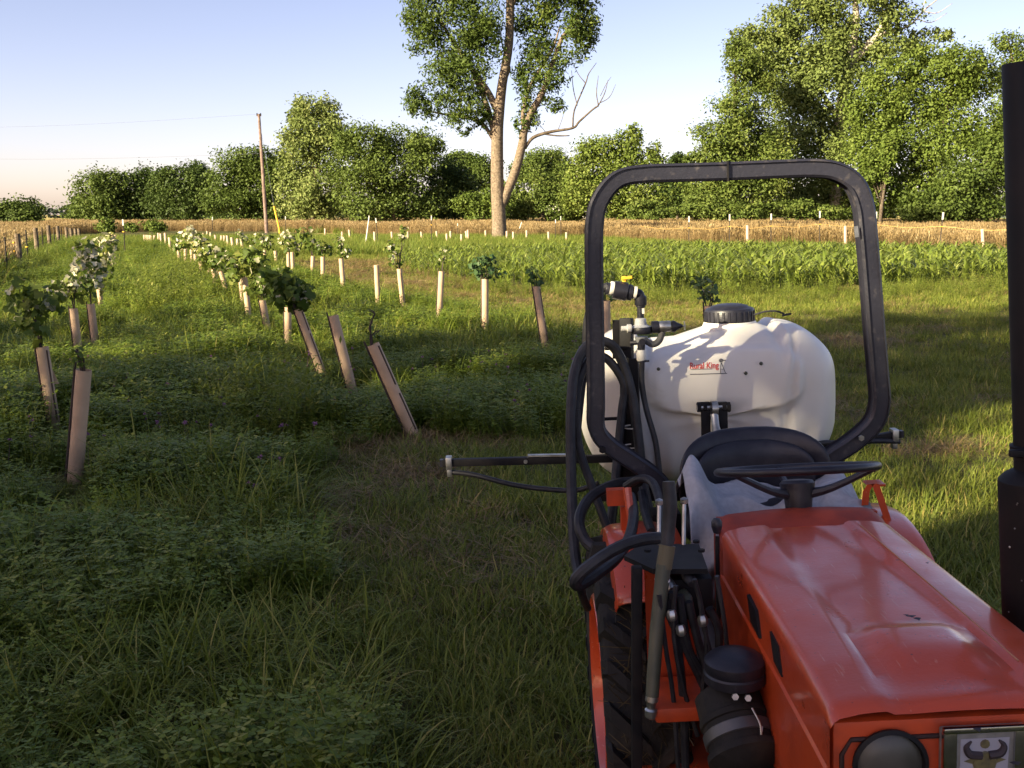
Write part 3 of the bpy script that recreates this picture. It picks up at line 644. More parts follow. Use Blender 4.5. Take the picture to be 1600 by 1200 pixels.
T_('olive_tree', 'olive tree hanging over the hay right beside the exhaust pipe', [(1500, 290, 44, 40), (1545, 285, 36, 46), (1465, 320, 44, 26), (1520, 325, 50, 24), (1555, 240, 26, 30), (1430, 325, 34, 20)], 98, 11000, (.42, .26), 'oliv', 22)
T_('end_tree', 'tall olive tree at the right edge behind the exhaust pipe', [(1575, 65, 26, 16), (1600, 80, 30, 22), (1580, 130, 36, 40), (1620, 160, 50, 60), (1590, 220, 44, 50), (1620, 280, 60, 50), (1660, 200, 50, 80)], 125, 15000, (.48, .28), 'oliv', 23)
T_('bright_sapling', 'bright lime sapling against the dark trees above the roll bar corner', [(1385, 240, 14, 22), (1375, 265, 18, 18), (1395, 222, 12, 12), (1355, 250, 14, 14), (1360, 275, 16, 12)], 101, 2500, (.4, .25), 'lime', 24, cat='sapling')
T_('understory_bush', 'low green bushes at the foot of the woods behind the roll bar top', [(1010, 330, 36, 14), (1090, 325, 34, 18), (1130, 330, 36, 14), (1180, 330, 36, 12), (1240, 328, 40, 14), (1300, 332, 36, 10)], 103, 6000, (.4, .25), 'oliv', 25, cat='bush')
# low shrubs in the hay
for j, (px, py, w, h, lab) in enumerate([(165, 352, 14, 12, 'pale green shrub in the hay before the dark hedge, nearest the flowering vine'), (240, 353, 16, 9, 'low pale shrub in the hay at the end of the green alley'), (205, 355, 9, 6, 'tiny pale shrub beside the white topped post')]):
    make_tree('hay_shrub', lab, [(px, py, w, h), (px + w * .6, py + 3, w * .6, h * .7)], 78, 900, (.22, .12), M['lime'], 'shrubs in the hay', seed=60 + j, cat='shrub')
# far-off wooded hills: read as one mass
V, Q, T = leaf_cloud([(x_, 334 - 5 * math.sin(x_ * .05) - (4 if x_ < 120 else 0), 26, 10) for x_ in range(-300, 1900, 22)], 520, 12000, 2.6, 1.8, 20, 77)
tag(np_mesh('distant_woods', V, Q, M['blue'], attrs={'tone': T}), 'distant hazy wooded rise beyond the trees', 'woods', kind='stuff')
V, Q, T = leaf_cloud([(x_, 322 + 4 * math.sin(x_ * .07), 30, 22 + 5 * math.sin(x_ * .031)) for x_ in range(120, 2000, 26)], 260, 22000, 1.1, .8, 24, 78)
tag(np_mesh('far_woods', V, Q, M['dark'], attrs={'tone': T}), 'dark woods filling the gaps behind the field edge trees', 'woods', kind='stuff')
# shade trees standing behind the camera: they throw the dappled shade over the foreground
S2 = SUN_FROM; LAT = Vector((-S2.y, S2.x, 0)).normalized()      # across the light
M['shade'] = lm('shade_tree_leaf', (.035, .055, .014), (.08, .11, .024), (.12, .14, .035))
def shade_tree(dist, lat, h, w, low, seed, label, n=11000, pos=None):
    if seed == 12: n = 4500
    if seed in (4, 5, 6): n = 4800
    if not pos: h *= math.tan(SUN_EL) / math.tan(math.radians(17))
    p = Vector((pos[0], pos[1], 0)) if pos else S2 * dist + LAT * lat; root = empty('shade_tree', (p.x, p.y, 0)); tag(root, label, 'tree', 'shade trees behind the photographer')
    r = np.random.default_rng(seed); Vs = []; Ts = []
    nc = 90; d = r.normal(size=(nc, 3)); d /= np.linalg.norm(d, axis=1)[:, None]; cc = d * (r.uniform(.2, 1, nc) ** .5)[:, None]
    wi = r.integers(0, nc, n); P = cc[wi] + r.normal(size=(n, 3)) * .13; P = P * np.array([w, w, (h - low) / 2]) * .92 + np.array([0, 0, (h + low) / 2])
    P[:, 2] = np.maximum(P[:, 2], .2)
    nr = r.normal(size=(n, 3)) + np.array([0, 0, .4]); nr /= np.linalg.norm(nr, axis=1)[:, None]; t = np.cross(nr, r.normal(size=(n, 3))); t /= np.linalg.norm(t, axis=1)[:, None]; bt = np.cross(nr, t)
    V = np.stack([P - t * .24, P + bt * .14, P + t * .24, P - bt * .14], 1).reshape(-1, 3)
    np_mesh('crown', V, np.arange(len(V)).reshape(-1, 4), M['shade'], root, {'tone': r.uniform(0, 1, n)})
    mb = MB().tube([(0, 0, -.2), (.1, 0, h * .3), (-.1, .1, h * .6), (0, 0, h * .9)], [h * .03, h * .022, h * .014, .03], 10)
    for k in range(7): c = Vector(cc[k] * np.array([w, w, (h - low) / 2]) * .9) + Vector((0, 0, (h + low) / 2)); mb.tube([(0, 0, h * .3), c * .5 + Vector((0, 0, h * .12)), c], [h * .012, h * .008, .02], 6)
    mb.build('trunk', M['bark'], root, sharp=None)
for d_, la, h_, w_, lo_, sd, lb in [(25, 3.2, 9.6, 3.4, .3, 2, 'shade tree straight behind the photographer toward the sun'),
        (25.5, -3.2, 9.7, 3.0, .3, 3, 'shade tree whose top throws leaf shadows on the white tank'), (25, -9.2, 13.4, 3.4, .3, 4, 'loose crowned shade tree behind the left rear, fourth in its row'),
        (25, -14.6, 10.3, 3.0, .3, 5, 'shade tree with a flat top, fifth in the row behind the photographer'), (25, -20, 7.9, 2.8, .3, 6, 'lower shade tree near the far end of the row'), (25, -37, 10.2, 2.6, 2.5, 7, 'single shade tree beyond the left fence'),
        
        (26.5, -6.3, 12.6, 2.3, 5, 12, 'thin crowned unseen tree added to let patches of sun through'), (13, .45, 8.2, 3.0, .3, 11, 'small dense unseen tree added close behind on the left to shade the hood')]:  # both added: one dapples the sun on the grass, one shades the hood
    shade_tree(d_, la, h_, w_, lo_, sd, lb)
# ================================================================== far house, shed, utility pole
M['roof'] = surf('grey_shingle', (.32, .31, .30), .8, col2=(.4, .39, .37), scale=2)
M['siding'] = surf('white_siding', (.7, .68, .64), .7, col2=(.62, .6, .56), scale=1.5)
M['window'] = surf('dark_window_glass', (.03, .035, .04), .1)
def house(Y, px, ridge_py, w, d, wall_h, label, name='farm_house'):
    g = at(px, ridge_py, Y); root = empty(name, (g.x, Y, 0)); tag(root, label, 'house'); rh = g.z
    mb = MB(); mb.box((0, 0, wall_h / 2), (w, d, wall_h)); mb.add([(-w / 2, -d / 2, wall_h), (w / 2, -d / 2, wall_h), (0, -d / 2, rh - .15)], [(0, 1, 2)]); mb.build('wall', M['siding'], root, smooth=False)
    rf = MB()
    for s in (-1, 1):
        o = .5; x1 = s * (w / 2 + o); z1 = wall_h - o * (rh - wall_h) / (w / 2)
        rf.add([(0, -d / 2 - o, rh), (0, d / 2 + o, rh), (x1, d / 2 + o, z1), (x1, -d / 2 - o, z1), (0, -d / 2 - o, rh + .2), (0, d / 2 + o, rh + .2), (x1, d / 2 + o, z1 + .2), (x1, -d / 2 - o, z1 + .2)],
               [(0, 1, 2, 3), (7, 6, 5, 4), (0, 3, 7, 4), (2, 1, 5, 6), (3, 2, 6, 7), (1, 0, 4, 5)])
    r_ = rf.build('roof', M['roof'], root, smooth=False)
    for wx in (-w * .25, w * .25): 
        f = MB().box((wx, -d / 2 - .04, wall_h * .6), (1.1, .1, 1.5)).build('window', M['siding'], root, smooth=False)
        MB().box((wx, -d / 2 - .1, wall_h * .6), (.9, .06, 1.3)).build('pane', M['window'], f, smooth=False)
    return root
house(215, 893, 258, 9, 11, 7.6, 'white gabled farm house roof peeking between the far trees')
# half-hidden shed: pale sheet roof on posts
sh = empty('field_shed', at(1480, 342, 95) * Vector((1, 1, 0)) if False else (at(1483, 330, 101).x, 101, 0)); tag(sh, 'low open shed with pale roof half hidden under the trees', 'shed')
MB().box((0, 0, 2.32), (2.6, 1.8, .1), rot=(math.radians(14), 0.03, 0)).build('roof', surf('pale_sheet_roof', (.62, .58, .48), .5), sh, smooth=False)
for sx in (-1.1, 1.1):
    for sy in (-.7, .7): MB().box((sx, sy, 1.1), (.12, .12, 2.2)).build('post', M['bark_dark'], sh, smooth=False)
MB().box((0, .75, 1.1), (2.2, .06, 2.0)).build('back_wall', M['bark_dark'], sh, smooth=False)

M['pole'] = surf('pole_wood', (.17, .12, .10), .9, col2=(.26, .19, .16), scale=3, spec=.1)
PY = 98; pb = at(417, 335 + CAMH * FPX / PY, PY); ptop = at(404.5, 178, PY)
up_ = empty('utility_pole', (pb.x, PY, 0)); tag(up_, 'tall leaning brown wooden utility pole in the hay field', 'pole')
tl = Vector((ptop.x - pb.x, 0, ptop.z))
MB().tube([(0, 0, -.4), tl * .5, tl], [.17, .15, .12], 10).build('pole', M['pole'], up_)
for s in (-1, 1):
    MB().lathe([(.05, 0), (.07, .06), (.05, .12), (.06, .18), (.03, .22)], tl + Vector((s * .17, -.02, -.14)), n=10).build('insulator', M['black'], up_)
MB().bar(tl + Vector((-.22, 0, -.18)), tl + Vector((.22, 0, -.18)), .07, .07).build('crossarm', M['pole'], up_)
gy = empty('guy_wire_marker', (at(437, 352, PY - 3).x, PY - 3, 0)); tag(gy, 'thin yellow guy wire guard slanting beside the utility pole', 'marker')
q0 = at(436, 356, PY - 3) - gy.location; q1 = at(428, 322, PY - 3) - gy.location
MB().tube([Vector((q0.x + .05, 0, 0)), q0, q1], .085, 8).build('guard', M['yellow'], gy)
MB().tube([q1, tl * .95 + Vector(up_.location) - gy.location], .012, 5).build('wire', M['steel'], gy)
M['wire'] = surf('aluminium_wire', (.13, .13, .14), .7, spec=.1)
for j, (dz, z_end, lb) in enumerate([(-.02, 188, 'upper power line running left from the utility pole'), (-3.6, 226, 'lower power line running left from the utility pole')]):
    a_ = Vector((pb.x, PY, 0)) + tl + Vector((-.17, 0, dz)); b_ = at(-420, z_end, 118); c_ = at(1900, 150 + j * 60, 92)
    for (p_, q_, side) in ((a_, b_, 'l'),):
        P = [p_.lerp(q_, t) - Vector((0, 0, 1.0 * math.sin(math.pi * t))) for t in np.linspace(0, 1, 14)]
        tag(MB().tube(P, .007, 4, cap=False).build('power_line', M['wire']), lb, 'wire', 'power lines')

# ================================================================== fences
M['post_wood'] = surf('weathered_post', (.12, .09, .062), .9, col2=(.22, .175, .12), scale=9, bump=.5, spec=.1)
M['tpost'] = surf('dark_steel_post', (.035, .028, .022), .7, col2=(.06, .045, .035), scale=12)
M['white_paint'] = surf('white_paint', (.6, .57, .5), .6)
def tpost(base, top, label, name='steel_post', group=None, white=.22, rings=(.45, .72), w=.05):
    b = Vector(base); root = empty(name, b); tag(root, label, 'post', group); t = Vector(top) - b
    mb = MB(); mb.bar((0, 0, -.3), t, w, .012); mb.bar(Vector((0, .02, -.3)), t + Vector((0, .02, 0)), .012, w * .9); mb.build('shaft', M['tpost'], root, smooth=False)
    if white: MB().bar(t * (1 - white), t * 1.004, w * 1.25, w * 1.1).build('white_top', M['white_paint'], root, smooth=False)
    for q in rings: MB().box(t * q + Vector((0, -.03, 0)), (w * 1.6, .06, .035)).build('insulator', M['yellow'], root, smooth=False)
    return root
def fx(d): return -1.7 - .428 * d
ORD = ['nearest', 'second', 'third', 'fourth', 'fifth', 'sixth', 'seventh', 'eighth', 'ninth', 'tenth', 'eleventh', 'twelfth']
wood_px = [(31, 420, 365), (58.5, 402, 356), (78, 391, 352), (92, 384, 353), (105, 380, 355), (112, 378, 356), (118.5, 376, 357), (124, 374, 357)]
steel_px = [(12, 434, 370), (44, 412, 359), (68, 397, 355), (86, 387, 355), (97, 382, 356), (109, 378.5, 356), (-14, 452, 380)]
fence_pts = []
for j, (px, b_, t_) in enumerate(wood_px):
    g = ground_at(px, b_); h = at(px, t_, g.y).z; root = empty('fence_post', g); fence_pts.append((g.y, g.copy(), h))
    tag(root, f'round weathered wooden fence post, {ORD[j]} wooden one along the left fence', 'post', 'left fence posts')
    MB().tube([(0, 0, -.3), (.01, 0, h * .5), (.0, 0, h)], [.10, .095, .09], 10).build('post', M['post_wood'], root)
    if j == 0:
        for zz in (.5, .75): MB().box((-.11, -.06, zz * h), (.05, .06, .05)).build('insulator', M['yellow'], root)
for j, (px, b_, t_) in enumerate(sorted(steel_px, key=lambda q: -q[1])):
    g = ground_at(px, b_); h = at(px, t_, g.y).z; fence_pts.append((g.y, g.copy(), h))
    tpost(g, g + Vector((.0, 0, h)), f'thin dark steel fence post, {ORD[j]} steel one along the left fence', group='left fence posts', white=0, rings=(.5,) if j == 2 else ())
fence_pts.sort(key=lambda q: q[0])
for k_, (fr, lb) in enumerate([(.93, 'top'), (.7, 'second'), (.45, 'third'), (.22, 'lowest')]):
    P = []
    for i, (yy, g, h) in enumerate(fence_pts):
        P.append(g + Vector((0, 0, 1.12 * fr)))
        if i + 1 < len(fence_pts): P.append((g + fence_pts[i + 1][1]) / 2 + Vector((0, 0, 1.12 * fr - .04)))
    tag(MB().tube(P, .006, 4, cap=False).build('fence_wire', M['tpost']), f'{lb} wire strand of the left fence', 'wire', 'left fence wires')
# electric-fence posts round the plot: (base px, base py, top px, top py, words)
EP = [(196, 406, 192, 343, 'white topped steel post beside the flowering vine at the left'), (331, 372, 332, 339, 'white topped steel post behind the vine row'), (446, 372, 446, 338, 'white topped steel post right of the yellow guy marker'),
      (592, 388, 587, 341, 'dark steel post beside the leaning white rod'), (674, 385, 674, 337, 'steel post with white tip alone left of the lone tree'), (716, 374, 715, 349, 'short steel post near the lone tree'),
      (868, 380, 868, 343, 'thin steel post right of the lone tree, left of its taller twin'), (877, 377, 876, 338, 'taller white tipped steel post right of the lone tree'), (916, 378, 916, 344, 'white tipped post just left of the roll bar'),
      (1077, 398, 1076.5, 338, 'brown steel post, leftmost of those seen inside the roll bar'), (1140, 398, 1140, 335, 'white tipped post, second of those seen inside the roll bar'), (1205, 398, 1205, 334, 'white tipped post, third of those seen inside the roll bar'),
      (1281, 398, 1281, 330, 'white tipped post, nearest the roll bar right leg inside'), (1368, 398, 1369.5, 331, 'white tipped post just outside the roll bar right leg'), (1466, 405, 1474, 332, 'white tipped post between the roll bar and the exhaust')]
rope = []
for (bx, by, tx, ty, lb) in EP:
    g = ground_at(bx, by); t = at(tx, ty, g.y); tpost(g, t, lb, group='electric fence posts', white=.15, w=.045, rings=(.7,) if tx > 1000 or tx < 200 or 670 < tx < 680 else ())
    if tx > 1000: rope.append(g.lerp(t, .70) + Vector((0, -.06, 0)))
rope = [ground_at(1000, 398) + Vector((0, 0, 1.25))] + rope + [ground_at(1590, 408) + Vector((0, 0, 1.2))]
rope = sum([[rope[i], (rope[i] + rope[i + 1]) / 2 - Vector((0, 0, .09))] for i in range(len(rope) - 1)], []) + [rope[-1]]
M['rope'] = surf('yellow_electric_rope', (.60, .38, .12), .6)
tag(MB().tube(rope, .0075, 5, cap=False, sub=3).build('electric_rope', M['rope']), 'yellow electric rope strung along the posts before the hay', 'rope')
g = ground_at(570.5, 387); t = at(577, 337, g.y)
tag(MB().tube([g, t], [.035, .03], 8).build('white_rod', M['white_paint']), 'leaning white rod standing in the margin left of the lone tree', 'rod')
g = ground_at(804, 380); t = at(815, 347, g.y); lr = empty('leaning_post', g); tag(lr, 'short steel post with white tip leaning right of the lone trunk', 'post')
MB().bar((0, 0, 0), (t - g) * .7, .06, .02).build('shaft', M['tpost'], lr, smooth=False); MB().bar((t - g) * .7, t - g, .09, .05).build('white_top', M['white_paint'], lr, smooth=False)

# ================================================================== grow tubes and young vines
M['tubeplastic'] = surf('tan_grow_tube', (.42, .295, .19), .6, col2=(.53, .375, .25), scale=7, spec=.25, lo=.35, hi=.7)
M['tube_in'] = surf('tube_slit_shadow', (.06, .038, .028), .9)
M['stake'] = surf('dark_bamboo_stake', (.045, .03, .025), .8)
M['tubepale'] = surf('pale_tan_tube', (.50, .36, .24), .6, col2=(.58, .43, .29), scale=5, spec=.25)  # paler tan, used on the far tubes and the torn flap
def tube_mesh(r, L, n=14):
    mb = MB(); prof = []
    rows = []
    for rr, z in ((r * .93, L * .9), (r * .93, L), (r, L), (r * 1.01, L * .75), (r * .985, L * .5), (r * 1.01, L * .25), (r, -.08)):
        rows.append([(rr * math.cos(2 * math.pi * k / n), rr * math.sin(2 * math.pi * k / n) * (.93 + .05 * (k % 2)), z) for k in range(n)])
    return mb.grid(rows, closed=True)
def grow_tube(b, t, label, group, slit=None, stake=True, dia=.098, detail=True, pale=False):
    """b, t: (px,py) of foot and lip"""
    g = ground_at(*b, .02); d = g.y; w = at(t[0], t[1], d); ax = (w - g); L = ax.length; ax.normalize()
    mt = M['tubepale'] if pale else M['tubeplastic']
    q = Vector((0, 0, 1)).rotation_difference(ax).to_euler()
    if not detail:
        o = tube_mesh(dia / 2, L, 8).build('grow_tube', mt, None, sharp=60); o.location = g; o.rotation_euler = q; tag(o, label, 'tree tube', group); return g, w
    root = empty('grow_tube', g, q); tag(root, label, 'tree tube', group)
    tube_mesh(dia / 2, L).build('tube', mt, root, sharp=60)
    if slit:
        for (a0, a1, ang) in slit:
            c, s = math.cos(ang), math.sin(ang); P0 = Vector((c, s, 0)) * dia * .505
            MB().bar(P0 + Vector((0, 0, L * a0)), P0 + Vector((0, 0, L * a1)), .011, .006, up=(c, s, 0)).build('slit', M['tube_in'], root, smooth=False)
    if stake:
        MB().tube([(-dia * .58, -.012, -.1), (-dia * .56, -.008, L * 1.06)], .0085, 6).build('stake', M['stake'], root)
    return g, w
# leaves: lobed vine leaf fans
M['vine'] = leaf_mat('vine_leaf', (.055, .095, .014), (.125, .17, .028), (.24, .25, .06), trans=.35)
M['vine_pale'] = leaf_mat('vine_leaf_pale_underside', (.34, .33, .2), (.56, .53, .36), (.68, .64, .48), trans=.25)
M['vine_blue'] = leaf_mat('grape_leaf_bluish', (.035, .075, .026), (.075, .125, .044), (.14, .18, .07), trans=.25)
M['vine_gold'] = leaf_mat('vine_leaf_yellowing', (.11, .14, .02), (.20, .22, .04), (.30, .28, .09), trans=.35)
_LEAF = [(0, -.05), (.42, -.12), (.55, .25), (.30, .42), (.36, .78), (0, 1.0), (-.36, .78), (-.30, .42), (-.55, .25), (-.42, -.12)]
def vine_leaves(root, centres, n, size, mat, name, seed):
    r = np.random.default_rng(seed); V = []; Q = []; T = []
    off = np.array(root.location); w = np.array([c[3] * c[4] for c in centres], float); w /= w.sum()
    for _ in range(n):
        c = centres[r.choice(len(centres), p=w)]
        d = r.normal(size=3); d /= np.linalg.norm(d); d *= r.uniform(.15, 1) ** .45
        p = np.array(c[:3]) + d * np.array([c[3], (c[3] + c[4]) * .5, c[4]]) - off
        nr = r.normal(size=3) * .6 + d * .7 + np.array([0, -.15, .5]); nr /= np.linalg.norm(nr)
        tt = np.cross(nr, r.normal(size=3)); tt = tt * .6 + np.array([0, 0, -.7]); tt -= nr * tt.dot(nr); tt /= np.linalg.norm(tt); bb = np.cross(nr, tt); s = size * r.uniform(.6, 1.25)
        b0 = len(V); fold = r.uniform(.05, .3)
        V.append(tuple(p + tt * s * .35 - nr * s * .06))
        for (a, h) in _LEAF: V.append(tuple(p + bb * a * s + tt * h * s + nr * abs(a) * s * fold - nr * h * h * s * .18))
        tn = r.uniform(0, 1)
        for i in range(10): Q.append((b0, b0 + 1 + i, b0 + 1 + (i + 1) % 10)); T.append(np.clip(tn + r.uniform(-.06, .06), 0, 1))
    o = np_mesh(name, np.array(V), np.array(Q), mat, root, {'tone': T}); return tag(o, kind='stuff')
def grapevine(top, label, blobs, d, n=60, size=.1, pale=0.0, gold=0.0, blue=False, stems=3, seed=1, lens=1.0):
    """top: lip of the tube (world). blobs: (px,py,rx,ry) leaf masses at distance d"""
    n = int(n * 1.8); size *= .72; root = empty('grapevine', top); tag(root, label, 'vine', 'young vines growing from the tubes'); s = d / FPX; r = random.Random(seed)
    C = []
    for (px, py, rx, ry) in blobs: c = at(px, py, d); C.append((c.x, d + r.uniform(-.1, .1), c.z, rx * s, ry * s))
    mb = MB()
    for k in range(max(stems, len(C))):
        c = C[k % len(C)]; e = Vector((c[0] + r.uniform(-.5, .5) * c[3], c[1] + r.uniform(-.5, .5) * c[3], c[2] + c[4] * r.uniform(.2, .95))) - Vector(top)
        mb.tube([(0, 0, -.15), e * .35 + Vector((r.uniform(-.03, .03), 0, .04)), e * .7 + Vector((r.uniform(-.04, .04), 0, .05)), e], [.009, .007, .005, .003], 5, sub=2)
    mb.build('stem', M['stake'], root)
    if n: 
        vine_leaves(root, C, int(n * (1 - pale - gold)) or 1, size, M['vine_blue'] if blue else M['vine'], 'leaves', seed)
        if pale: vine_leaves(root, [(c[0], c[1] - .03, c[2] + c[4] * .25, c[3], c[4] * .8) for c in C], max(3, int(n * pale)), size * .85, M['vine_pale'], 'pale_leaves', seed + 50)
        if gold: vine_leaves(root, C, max(2, int(n * gold)), size, M['vine_gold'], 'yellow_leaves', seed + 90)
    return root
GN_, GF = 'grow tubes in the near rows', 'grow tubes in the far rows'
FR = -1.57                                                        # camera-facing side of a tube
near = [  # foot, lip, label, slits, vine (blobs, n, size, pale, gold, blue, label)
 ((117, 752), (131, 578), 'nearest tan grow tube, upright with a dark stake along its left side', None, ([(134, 560, 8, 14), (126, 550, 4, 18)], 9, .05, 0, 0, False, 'few dark sprigs at the lip of the nearest grow tube')),
 ((85, 668), (66, 542), 'tan grow tube with a split flap, leaning left behind the nearest one', [(.1, .96, -.5)], ([(58, 505, 30, 30), (70, 470, 34, 26), (40, 460, 18, 30)], 75, .10, .1, .1, False, 'leafy green vine spilling over the split tube at the left')),
 ((123, 553), (115, 482), 'slim tan grow tube leaning left, third along the left row', None, ([(100, 455, 26, 22), (122, 445, 28, 24)], 80, .11, .4, .12, False, 'dusty green vine on the third tube of the left row')),
 ((149, 534), (142, 475), 'slim tan grow tube beside the third, shaded, left row', None, ([(140, 425, 24, 30), (135, 395, 22, 26), (150, 440, 18, 22)], 110, .12, .5, .15, False, 'tall vine with cream leaves catching sun in the left row')),
 ((159, 483), (155, 452), 'sunlit short stub of grow tube behind the cream leaved vine', None, ([(165, 400, 22, 30), (172, 380, 16, 20), (158, 420, 20, 24)], 110, .13, .6, .12, False, 'pale flowering-looking vine at the back of the left row')),
 ((648, 684), (583, 538), 'long tan grow tube leaning hard left with two dark slits, beside the mown strip', [(.08, .47, -.65), (.56, .97, -.65)], ([(577, 505, 6, 24), (586, 530, 9, 10)], 12, .045, 0, .1, False, 'thin twiggy shoots rising from the hard leaning tube')),
 ((551, 611), (521, 493), 'bare tan grow tube leaning left with no leaves, second of the middle row', None, None),
 ((502, 580), (466, 483), 'leaning grow tube with a dark slit under the large leafy vine', [(.1, .6, -.7), (.65, .95, -.7)], ([(455, 455, 34, 30), (430, 440, 30, 24), (470, 470, 16, 18)], 120, .13, .06, .05, False, 'large dark green vine over the leaning slit tube')),
 ((450, 535), (450, 480), 'short upright pinkish tube below the large leafy vine', None, None),
 ((419, 517), (410, 469), 'sunlit tan tube leaning left beside the large leafy vine', None, ([(412, 445, 26, 22), (432, 430, 22, 18)], 70, .12, .12, .1, False, 'green vine on the sunlit tube left of the large leafy vine')),
 ((389, 497), (382, 433), 'greyish shaded tube in front of a sunlit one, middle row', None, ([(375, 415, 28, 26), (395, 410, 22, 24)], 100, .14, .1, .1, False, 'dense dark vine on the greyish tube of the middle row')),
 ((381, 482), (376, 434), 'sunlit tube half hidden behind the greyish one', None, None),
 ((359, 472), (345, 424), 'sunlit cream tube leaning left, first past the dense dark vine', None, ([(350, 403, 20, 18), (340, 410, 14, 14)], 65, .15, .2, .25, False, 'yellow green vine on the leaning cream tube')),
 ((341, 463), (333, 417), 'sunlit tube with a twin close behind, middle row', None, ([(330, 400, 18, 18)], 55, .15, .15, .3, False, 'yellow green vine above the twin tubes')),
 ((338, 455), (339, 418), 'rear one of the twin sunlit tubes in the middle row', None, None),
 ((326, 447), (327, 414), 'sunlit tube standing straight just before the twin tubes', None, ([(318, 388, 16, 20)], 55, .16, .3, .25, False, 'cream flecked vine over the straight sunlit tube')),
 ((316, 442), (313, 397), 'taller sunlit tube slightly left of the straight one', None, None),
 ((306, 430), (305.5, 397), 'narrow sunlit tube between the taller one and the grey one', None, ([(308, 378, 15, 14)], 45, .17, .35, .2, False, 'cream flecked vine above the narrow tube')),
 ((301, 429), (299.5, 390), 'grey weathered tube among the sunlit ones of the middle row', None, ([(297, 368, 12, 16)], 40, .18, .5, .1, False, 'whitish vine above the grey weathered tube')),
 ((290, 420), (290, 389), 'sunlit tube left of the grey weathered one', None, None),
 ((281.5, 416), (278.5, 391), 'sunlit tube leaning left under the small dark vine', None, ([(279, 378, 12, 14), (290, 375, 12, 12)], 45, .17, .1, .1, False, 'small dark vine in the farther middle row')),
 ((414, 413), (413.7, 390), 'sunlit tube under the left half of the round cream vine', None, ([(408, 375, 12, 14), (420, 378, 13, 14)], 55, .16, .4, .1, False, 'round cream and dark vine behind the middle row')),
 ((433, 418), (430, 392), 'greyer tube under the right half of the round cream vine', None, None),
 ((451, 428), (450.5, 394), 'left one of two touching sunlit tubes', None, ([(448, 375, 13, 17), (460, 385, 11, 12)], 60, .15, .55, .1, False, 'cream vine above the two touching tubes')),
 ((458, 430), (456.5, 394), 'right one of two touching sunlit tubes', None, None),
 ((487.5, 433), (489, 400), 'sunlit tube at the edge of the straw strip below a dark bushy vine', None, ([(475, 365, 14, 13), (488, 378, 10, 14), (480, 375, 14, 12)], 60, .14, .03, .1, False, 'dark bushy vine standing tall at the straw strip edge')),
 ((504.5, 445), (504.4, 401), 'upright sunlit tube on the straw strip with green vine', None, ([(502, 385, 13, 12), (510, 392, 10, 9)], 45, .13, .12, .1, False, 'green vine on the upright tube of the straw strip')),
 ((537, 457), (533, 404), 'sunlit tube leaning left on the straw strip below a cream tipped vine', None, ([(531, 380, 8, 13), (537, 395, 13, 9)], 42, .12, .35, .05, False, 'cream tipped vine on the straw strip')),
 ((591, 476), (588, 414), 'bare sunlit tube without leaves at the straw strip', None, None),
 ((630, 480), (624, 420), 'sunlit slit tube leaning left below the tall twisting vine', [(.05, .9, -1.1)], ([(618, 405, 12, 14), (612, 385, 12, 11), (627, 372, 9, 9), (632, 358, 7, 7)], 62, .10, .3, .1, False, 'tall twisting vine with cream leaf tips')),
 ((686, 502), (690, 424), 'shaded tan tube leaning right with a thin vine', None, ([(689, 403, 8, 10), (691, 391, 6, 4)], 14, .09, .3, .1, False, 'thin vine with two leaves and a cream tip')),
 ((758, 527), (758, 436), 'tall straight shaded tube below the round dark vine', None, ([(757, 420, 22, 18), (775, 428, 15, 12), (745, 415, 14, 14), (762, 407, 14, 9)], 95, .09, 0, .06, True, 'round dark bluish vine on the tall straight tube')),
 ((853, 546), (838, 447), 'shaded slit tube leaning left with a small drooping vine', [(.05, .45, -.6), (.5, .95, -.6)], ([(838, 437, 14, 8), (832, 425, 9, 9)], 20, .085, 0, .05, True, 'small drooping vine on the shaded slit tube')),
 ((948, 572), (947, 470), 'shaded tan tube behind the left shoulder of the sprayer tank', None, ([(944, 456, 10, 14), (955, 462, 8, 8)], 22, .085, 0, .05, True, 'small vine behind the sprayer valve')),
 ((1112, 590), (1107, 478), 'tan tube mostly hidden behind the black tank lid', None, ([(1100, 448, 17, 18), (1112, 462, 14, 9), (1090, 440, 10, 10)], 42, .085, .04, .03, True, 'dull green vine rising behind the black tank lid')),
]
for j, (b, t, lb, sl, vn) in enumerate(near):
    g, w = grow_tube(b, t, lb, GN_, slit=sl, stake=b[1] > 500, pale=False, dia=.098 + .012 * (b[1] < 470))
    if vn: grapevine(w, vn[6], vn[0], g.y, n=vn[1], size=vn[2], pale=vn[3], gold=vn[4], blue=vn[5], seed=200 + j)
